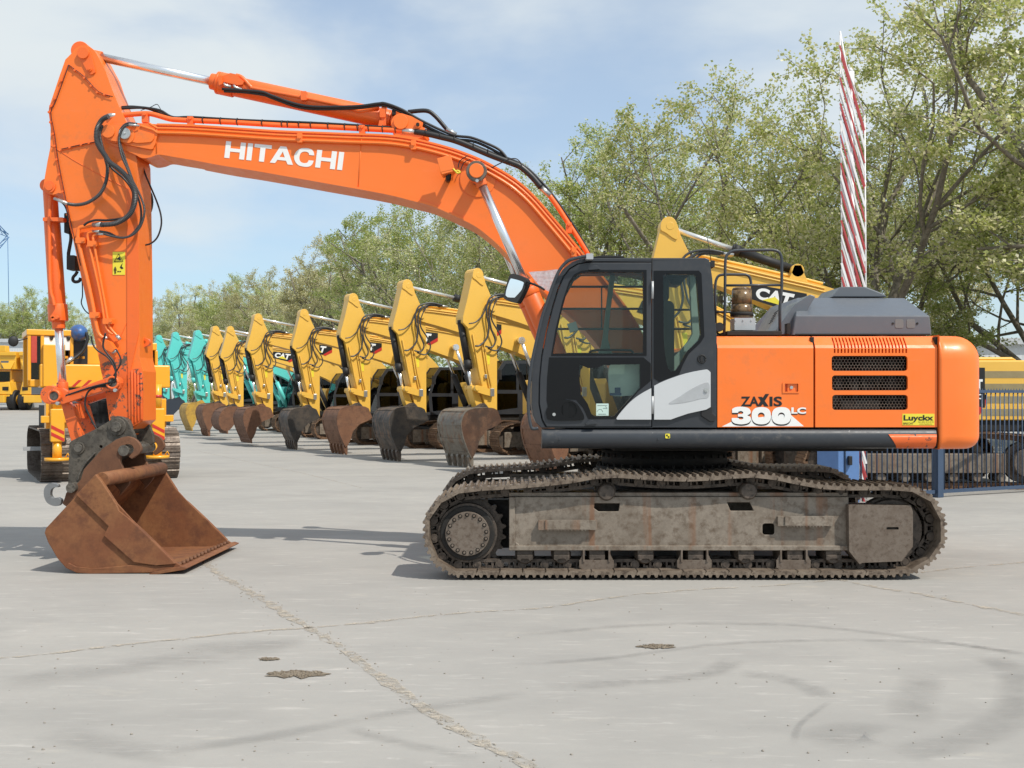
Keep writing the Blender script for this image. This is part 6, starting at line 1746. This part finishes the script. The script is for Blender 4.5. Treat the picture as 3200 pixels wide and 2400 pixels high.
# =================== plane trees ==========================================
def leafmat(name, cols, tr=.5):
    t = NT(name)
    g = t.n.new('ShaderNodeNewGeometry'); rp = t.n.new('ShaderNodeValToRGB')
    e = rp.color_ramp.elements
    e[0].position, e[0].color = 0, (*cols[0], 1); e[1].position, e[1].color = 1, (*cols[-1], 1)
    for i, c in enumerate(cols[1:-1]):
        k = e.new((i+1)/(len(cols)-1)); k.color = (*c, 1)
    t.link(g.outputs['Random Per Island'], rp.inputs[0])
    df = t.n.new('ShaderNodeBsdfDiffuse'); tl = t.n.new('ShaderNodeBsdfTranslucent'); mx = t.n.new('ShaderNodeMixShader'); mx.inputs[0].default_value = tr
    gl = t.n.new('ShaderNodeBsdfGlossy'); gl.inputs['Roughness'].default_value = .45; m2 = t.n.new('ShaderNodeMixShader'); m2.inputs[0].default_value = .06
    t.link(rp.outputs[0], df.inputs[0]); t.link(rp.outputs[0], tl.inputs[0])
    t.link(df.outputs[0], mx.inputs[1]); t.link(tl.outputs[0], mx.inputs[2]); t.link(mx.outputs[0], m2.inputs[1]); t.link(gl.outputs[0], m2.inputs[2]); t.link(m2.outputs[0], t.out.inputs['Surface'])
    return t.m
LEAF = leafmat('plane_leaf', [(.27,.33,.07), (.41,.46,.13), (.53,.55,.22), (.66,.64,.36), (.74,.70,.52)])
LEAFP = leafmat('pale_leaf', [(.38,.38,.14), (.50,.48,.22), (.60,.56,.32), (.68,.63,.44)])
LEAFG = leafmat('green_leaf', [(.23,.32,.06), (.36,.44,.10), (.50,.53,.19), (.65,.63,.34)])
BARK = grime('plane_bark', (.19,.162,.128), (.27,.24,.195), (.115,.096,.076), 2.5, .9, 0, .3)
def leaves(name, cen, size, mat, parent, rng, flat=.35):
    n = len(cen)
    d = rng.normal(size=(n,3)); d /= np.linalg.norm(d, axis=1)[:,None]
    nrm = rng.normal(size=(n,3)); nrm[:,2] = np.abs(nrm[:,2])*.6+flat; nrm += np.array([.55,-.5,.5])
    u = np.cross(nrm, d); u /= np.linalg.norm(u, axis=1)[:,None]
    w = np.cross(nrm/np.linalg.norm(nrm, axis=1)[:,None], u)
    s = (size*rng.uniform(.6,1.35,n))[:,None]
    v = np.stack([cen-u*s*.5, cen+w*s*.38-u*s*.05, cen+u*s*.6, cen-w*s*.38-u*s*.05], 1).reshape(-1,3)
    me = bpy.data.meshes.new(name)
    me.vertices.add(4*n); me.vertices.foreach_set('co', v.astype(np.float32).ravel())
    me.loops.add(4*n); me.loops.foreach_set('vertex_index', np.arange(4*n, dtype=np.int32))
    me.polygons.add(n); me.polygons.foreach_set('loop_start', np.arange(0,4*n,4,dtype=np.int32)); me.polygons.foreach_set('loop_total', np.full(n,4,dtype=np.int32))
    me.materials.append(mat); me.update(); me.validate()
    o = bpy.data.objects.new(name, me); COL.objects.link(o)
    if parent: setpar(o, parent)
    return o
def make_tree(seed, H, label, mat, lsize=.105, per=112, spread=1.0, clear=3.2, lean=0, name='plane_tree', group='plane trees along the back of the yard'):
    rnd = random.Random(seed); lr = random.Random(seed+100); rng = np.random.default_rng(seed)
    r = thing(name, label, 'tree', (0,0,0), group)
    wood = MB(); lc = []
    def br(p, d, Ln, rad, lvl):
        n = 4 if lvl < 3 else 3
        pts = [p.copy()]
        for k in range(n):
            d = (d + Vector((rnd.gauss(0,.16), rnd.gauss(0,.16), rnd.gauss(0,.10) + (.06 if lvl < 3 else -.03)))).normalized()
            p = p + d*Ln/n
            if lvl and (p.x**2+p.y**2)/6.6**2 + ((p.z-8.6)/6.4)**2 > 1.0 + .32*mnoise.noise(p*.45+Vector((seed,0,0))): break
            pts.append(p.copy())
        n = len(pts)-1
        if n < 1: return
        wood.tube(pts, lambda t: rad*(1-.55*t), 7 if lvl < 2 else (5 if lvl == 2 else 3), cap=False)
        if lvl >= 3:
            m = per if lvl == 4 else per//2
            for _ in range(m):
                t = lr.uniform(.15, 1.05)*n; i = min(int(t), n-1)
                q = pts[i].lerp(pts[i+1], t-i)
                lc.append((q.x+lr.gauss(0,.13), q.y+lr.gauss(0,.13), q.z+lr.gauss(0,.12)-.04))
        if lvl == 4: return
        kids = {0: 6, 1: 6, 2: 5, 3: 4}[lvl]
        for k in range(kids):
            t = (rnd.uniform(.82, 1.0) if lvl == 0 else rnd.uniform(.28, 1.0))*n if k else n*.999
            i = min(int(t), n-1); q = pts[i].lerp(pts[i+1], t-i)
            ang = R({0: rnd.uniform(22, 60), 1: rnd.uniform(28, 65), 2: rnd.uniform(25, 65), 3: rnd.uniform(25, 70)}[lvl]) * (.6 if k == 0 else 1)*spread
            az = 2*math.pi*(k + rnd.uniform(-.3,.3))/kids + lvl*1.3
            ax = d.orthogonal().normalized(); ax.rotate(Matrix.Rotation(az, 3, d))
            nd = d.copy(); nd.rotate(Matrix.Rotation(ang, 3, ax))
            if nd.z < -.25: nd.z = -.25
            f = {0: rnd.uniform(.40,.50)*H/4.6*1.25, 1: rnd.uniform(.50,.75), 2: rnd.uniform(.5,.72), 3: rnd.uniform(.45,.65)}[lvl]
            L2 = f*4.0 if lvl == 0 else Ln*f
            br(q, nd.normalized(), L2, rad*(.56 if lvl == 0 else .5)*(1-.35*(t/n)*.5), lvl+1)
    br(Vector((0,0,-.1)), Vector((lean*.1,0,1)).normalized(), clear, .034*H*.62, 0)
    to = wood.build('trunk', BARK, r)
    lv = leaves('crown', np.array(lc), lsize, mat, r, rng)
    zmax = max(p[2] for p in lc); s = H/zmax
    r.scale = (s,)*3
    return r, s
TREE0 = Vector((5.95,51)); TD = Vector((-.468,.884))
tv = [make_tree(3, 16, 'plane tree', LEAF), make_tree(8, 16, 'plane tree', LEAF), make_tree(21, 16, 'plane tree', LEAFG), make_tree(34, 16, 'plane tree', LEAFP)]
used = [0]*4
def plant(k, x, y, s, rz, label):
    r, s0 = tv[k]
    if used[k]: r = copy_tree(r)
    used[k] = 1
    r.location = (x, y, gz(y)-.05); r.rotation_euler = (0,0,rz); r.scale = (s0*s,)*3; r['label'] = label
    return r
trow = [(-26,0,1.08,.3,'leafy plane tree reaching in from the right edge of the photo'),
        (-16,1,1.0,1.4,'tall plane tree with dark forked trunk, right of the red and white barrier'),
        (-7,0,.92,2.2,'plane tree right behind the red and white barrier'),
        (1.5,2,.92,.5,'plane tree behind the orange excavator cab roof'),
        (10,1,.90,3.6,'plane tree under the bend of the orange boom'),
        (19,0,.93,4.4,'plane tree rising behind the first yellow sticks of the row'),
        (28,2,.94,2.9,'plane tree behind the middle of the yellow row'),
        (38,3,.88,1.0,'pale plane tree behind the sixth yellow stick'),
        (49,0,.80,5.2,'plane tree behind the smaller yellow excavators'),
        (60,3,.84,2.6,'pale plane tree behind the last yellow excavator'),
        (72,2,.86,.9,'plane tree behind the turquoise excavators'),
        (85,3,.90,4.0,'pale distant plane tree just right of the orange stick'),
        (99,1,.95,5.0,'distant plane tree right beside the orange stick'),
        (114,3,.95,2.0,'far plane tree at the end of the row, behind the orange stick')]
for t, k, s, rz, lab in trow:
    p = TREE0 + TD*t; plant(k, p.x, p.y, s, rz, lab)
# second line of trees, further back, fills the gaps
NB = Vector((.884,.468))
plant(2, 20.5, 41.5, .80, 1.1, 'low leafy plane tree behind the orange counterweight, in front of the pale warehouse')
plant(0, 15.6, 44.5, .78, 2.6, 'low plane tree right behind the grey engine hood and forked trunk')
for t, k, s, rz, lab in [(-20,2,.98,2.0,'plane tree of the back line, behind the forked tree at right'), (-3,3,.84,3.3,'pale plane tree of the back line, behind the grey engine hood'), (14,0,.82,5.5,'plane tree of the back line, seen under the orange boom'), (33,1,.78,.2,'plane tree of the back line, behind the tall yellow sticks'), (55,2,.72,1.9,'plane tree of the back line, behind the lower yellow sticks'), (80,0,.72,3.0,'plane tree of the back line, above the turquoise excavators')]:
    p = TREE0 + TD*t + NB*11; plant(k, p.x, p.y, s, rz, lab)
# trees beyond the dump trucks at the left
for x, k, s, rz, lab in ((120,2,.95,1.2,'dark green tree behind the yellow rig cab'), (10,1,.85,2.0,'green tree above the dump trucks at the left edge'), (225,0,.82,.4,'small tree between the rig and the orange bucket cylinder')):
    Y = 142; plant(k, (x-CX)/F*Y, Y, s, rz, lab)
# hedge along the foot of the tree line
rng = np.random.default_rng(5)
n = 60000
t = rng.uniform(-6, 125, n); w = rng.normal(0, .9, n); hh = 2.6+.9*np.sin(t*.9)+.6*np.sin(t*2.3+1)
z = rng.beta(1.6, 1.3, n)*hh*1.25
cen = np.stack([TREE0.x + TD.x*t + NB.x*(w+5), TREE0.y + TD.y*t + NB.y*(w+5), z + np.clip((TREE0.y+TD.y*t-55)*.03, 0, .9)], 1)
tag(leaves('hedge', cen, .22, LEAFG, None, rng), kind='stuff')
# ---- camera, light, sky ---------------------------------------------------
cd = bpy.data.cameras.new('camera'); co_ = bpy.data.objects.new('camera', cd); COL.objects.link(co_)
co_.location = (0, 0, CAMH); co_.rotation_euler = (R(90), 0, 0)
cd.sensor_width = 36; cd.lens = 36*F/3200; cd.shift_y = (HY-1200)/3200
cd.clip_start = .1; cd.clip_end = 3000
SC.camera = co_
SUN = Vector((.50, -.44, .88)).normalized()
ld = bpy.data.lights.new('sun', 'SUN'); lo2 = bpy.data.objects.new('sun', ld); COL.objects.link(lo2)
ld.energy = 4.0; ld.angle = R(.53); ld.color = (1, .945, .85)
lo2.rotation_euler = SUN.to_track_quat('Z', 'Y').to_euler()
W_ = bpy.data.worlds.new('World'); SC.world = W_; W_.use_nodes = True
nt = W_.node_tree; N = nt.nodes
sky = N.new('ShaderNodeTexSky'); sky.sky_type = 'NISHITA'; sky.sun_disc = False
sky.sun_elevation = math.asin(SUN.z); sky.sun_rotation = math.atan2(SUN.x, SUN.y)
sky.air_density = 1.0; sky.dust_density = 1.0; sky.ozone_density = 2.0
tc = N.new('ShaderNodeTexCoord')
mp = N.new('ShaderNodeMapping'); mp.inputs['Scale'].default_value = (1.5, 1.5, 3.6); mp.inputs['Location'].default_value = (.62, .3, .15)
nt.links.new(tc.outputs['Generated'], mp.inputs['Vector'])
n1 = N.new('ShaderNodeTexNoise'); n1.inputs['Scale'].default_value = 1.5; n1.inputs['Detail'].default_value = 7; n1.inputs['Roughness'].default_value = .5; n1.inputs['Distortion'].default_value = .25
nt.links.new(mp.outputs[0], n1.inputs['Vector'])
mr_ = N.new('ShaderNodeMapRange'); mr_.interpolation_type = 'SMOOTHSTEP'
mr_.inputs['From Min'].default_value = .37; mr_.inputs['From Max'].default_value = .63; mr_.inputs['To Min'].default_value = .40; mr_.inputs['To Max'].default_value = 1.0
nt.links.new(n1.outputs['Fac'], mr_.inputs['Value'])
mx = N.new('ShaderNodeMix'); mx.data_type = 'RGBA'
ins = {k.identifier: k for k in mx.inputs}
nt.links.new(mr_.outputs[0], ins['Factor_Float']); gn = N.new('ShaderNodeMix'); gn.data_type = 'RGBA'; gn.blend_type = 'MULTIPLY'; gi = {k.identifier: k for k in gn.inputs}
gi['Factor_Float'].default_value = 1; nt.links.new(sky.outputs[0], gi['A_Color']); gi['B_Color'].default_value = (1.0, 1.26, 1.40, 1)
nt.links.new([o for o in gn.outputs if o.identifier == 'Result_Color'][0], ins['A_Color']); ins['B_Color'].default_value = (6.6, 7.15, 7.4, 1)
bg = N['Background']; bg.inputs['Strength'].default_value = .11
nt.links.new([o for o in mx.outputs if o.identifier == 'Result_Color'][0], bg.inputs['Color'])
SC.view_settings.view_transform = 'Standard'; SC.view_settings.look = 'None'; SC.view_settings.gamma = 1; SC.view_settings.exposure = 0.08
SC.cycles.max_bounces = 8; SC.cycles.transparent_max_bounces = 24
bpy.context.view_layer.update()
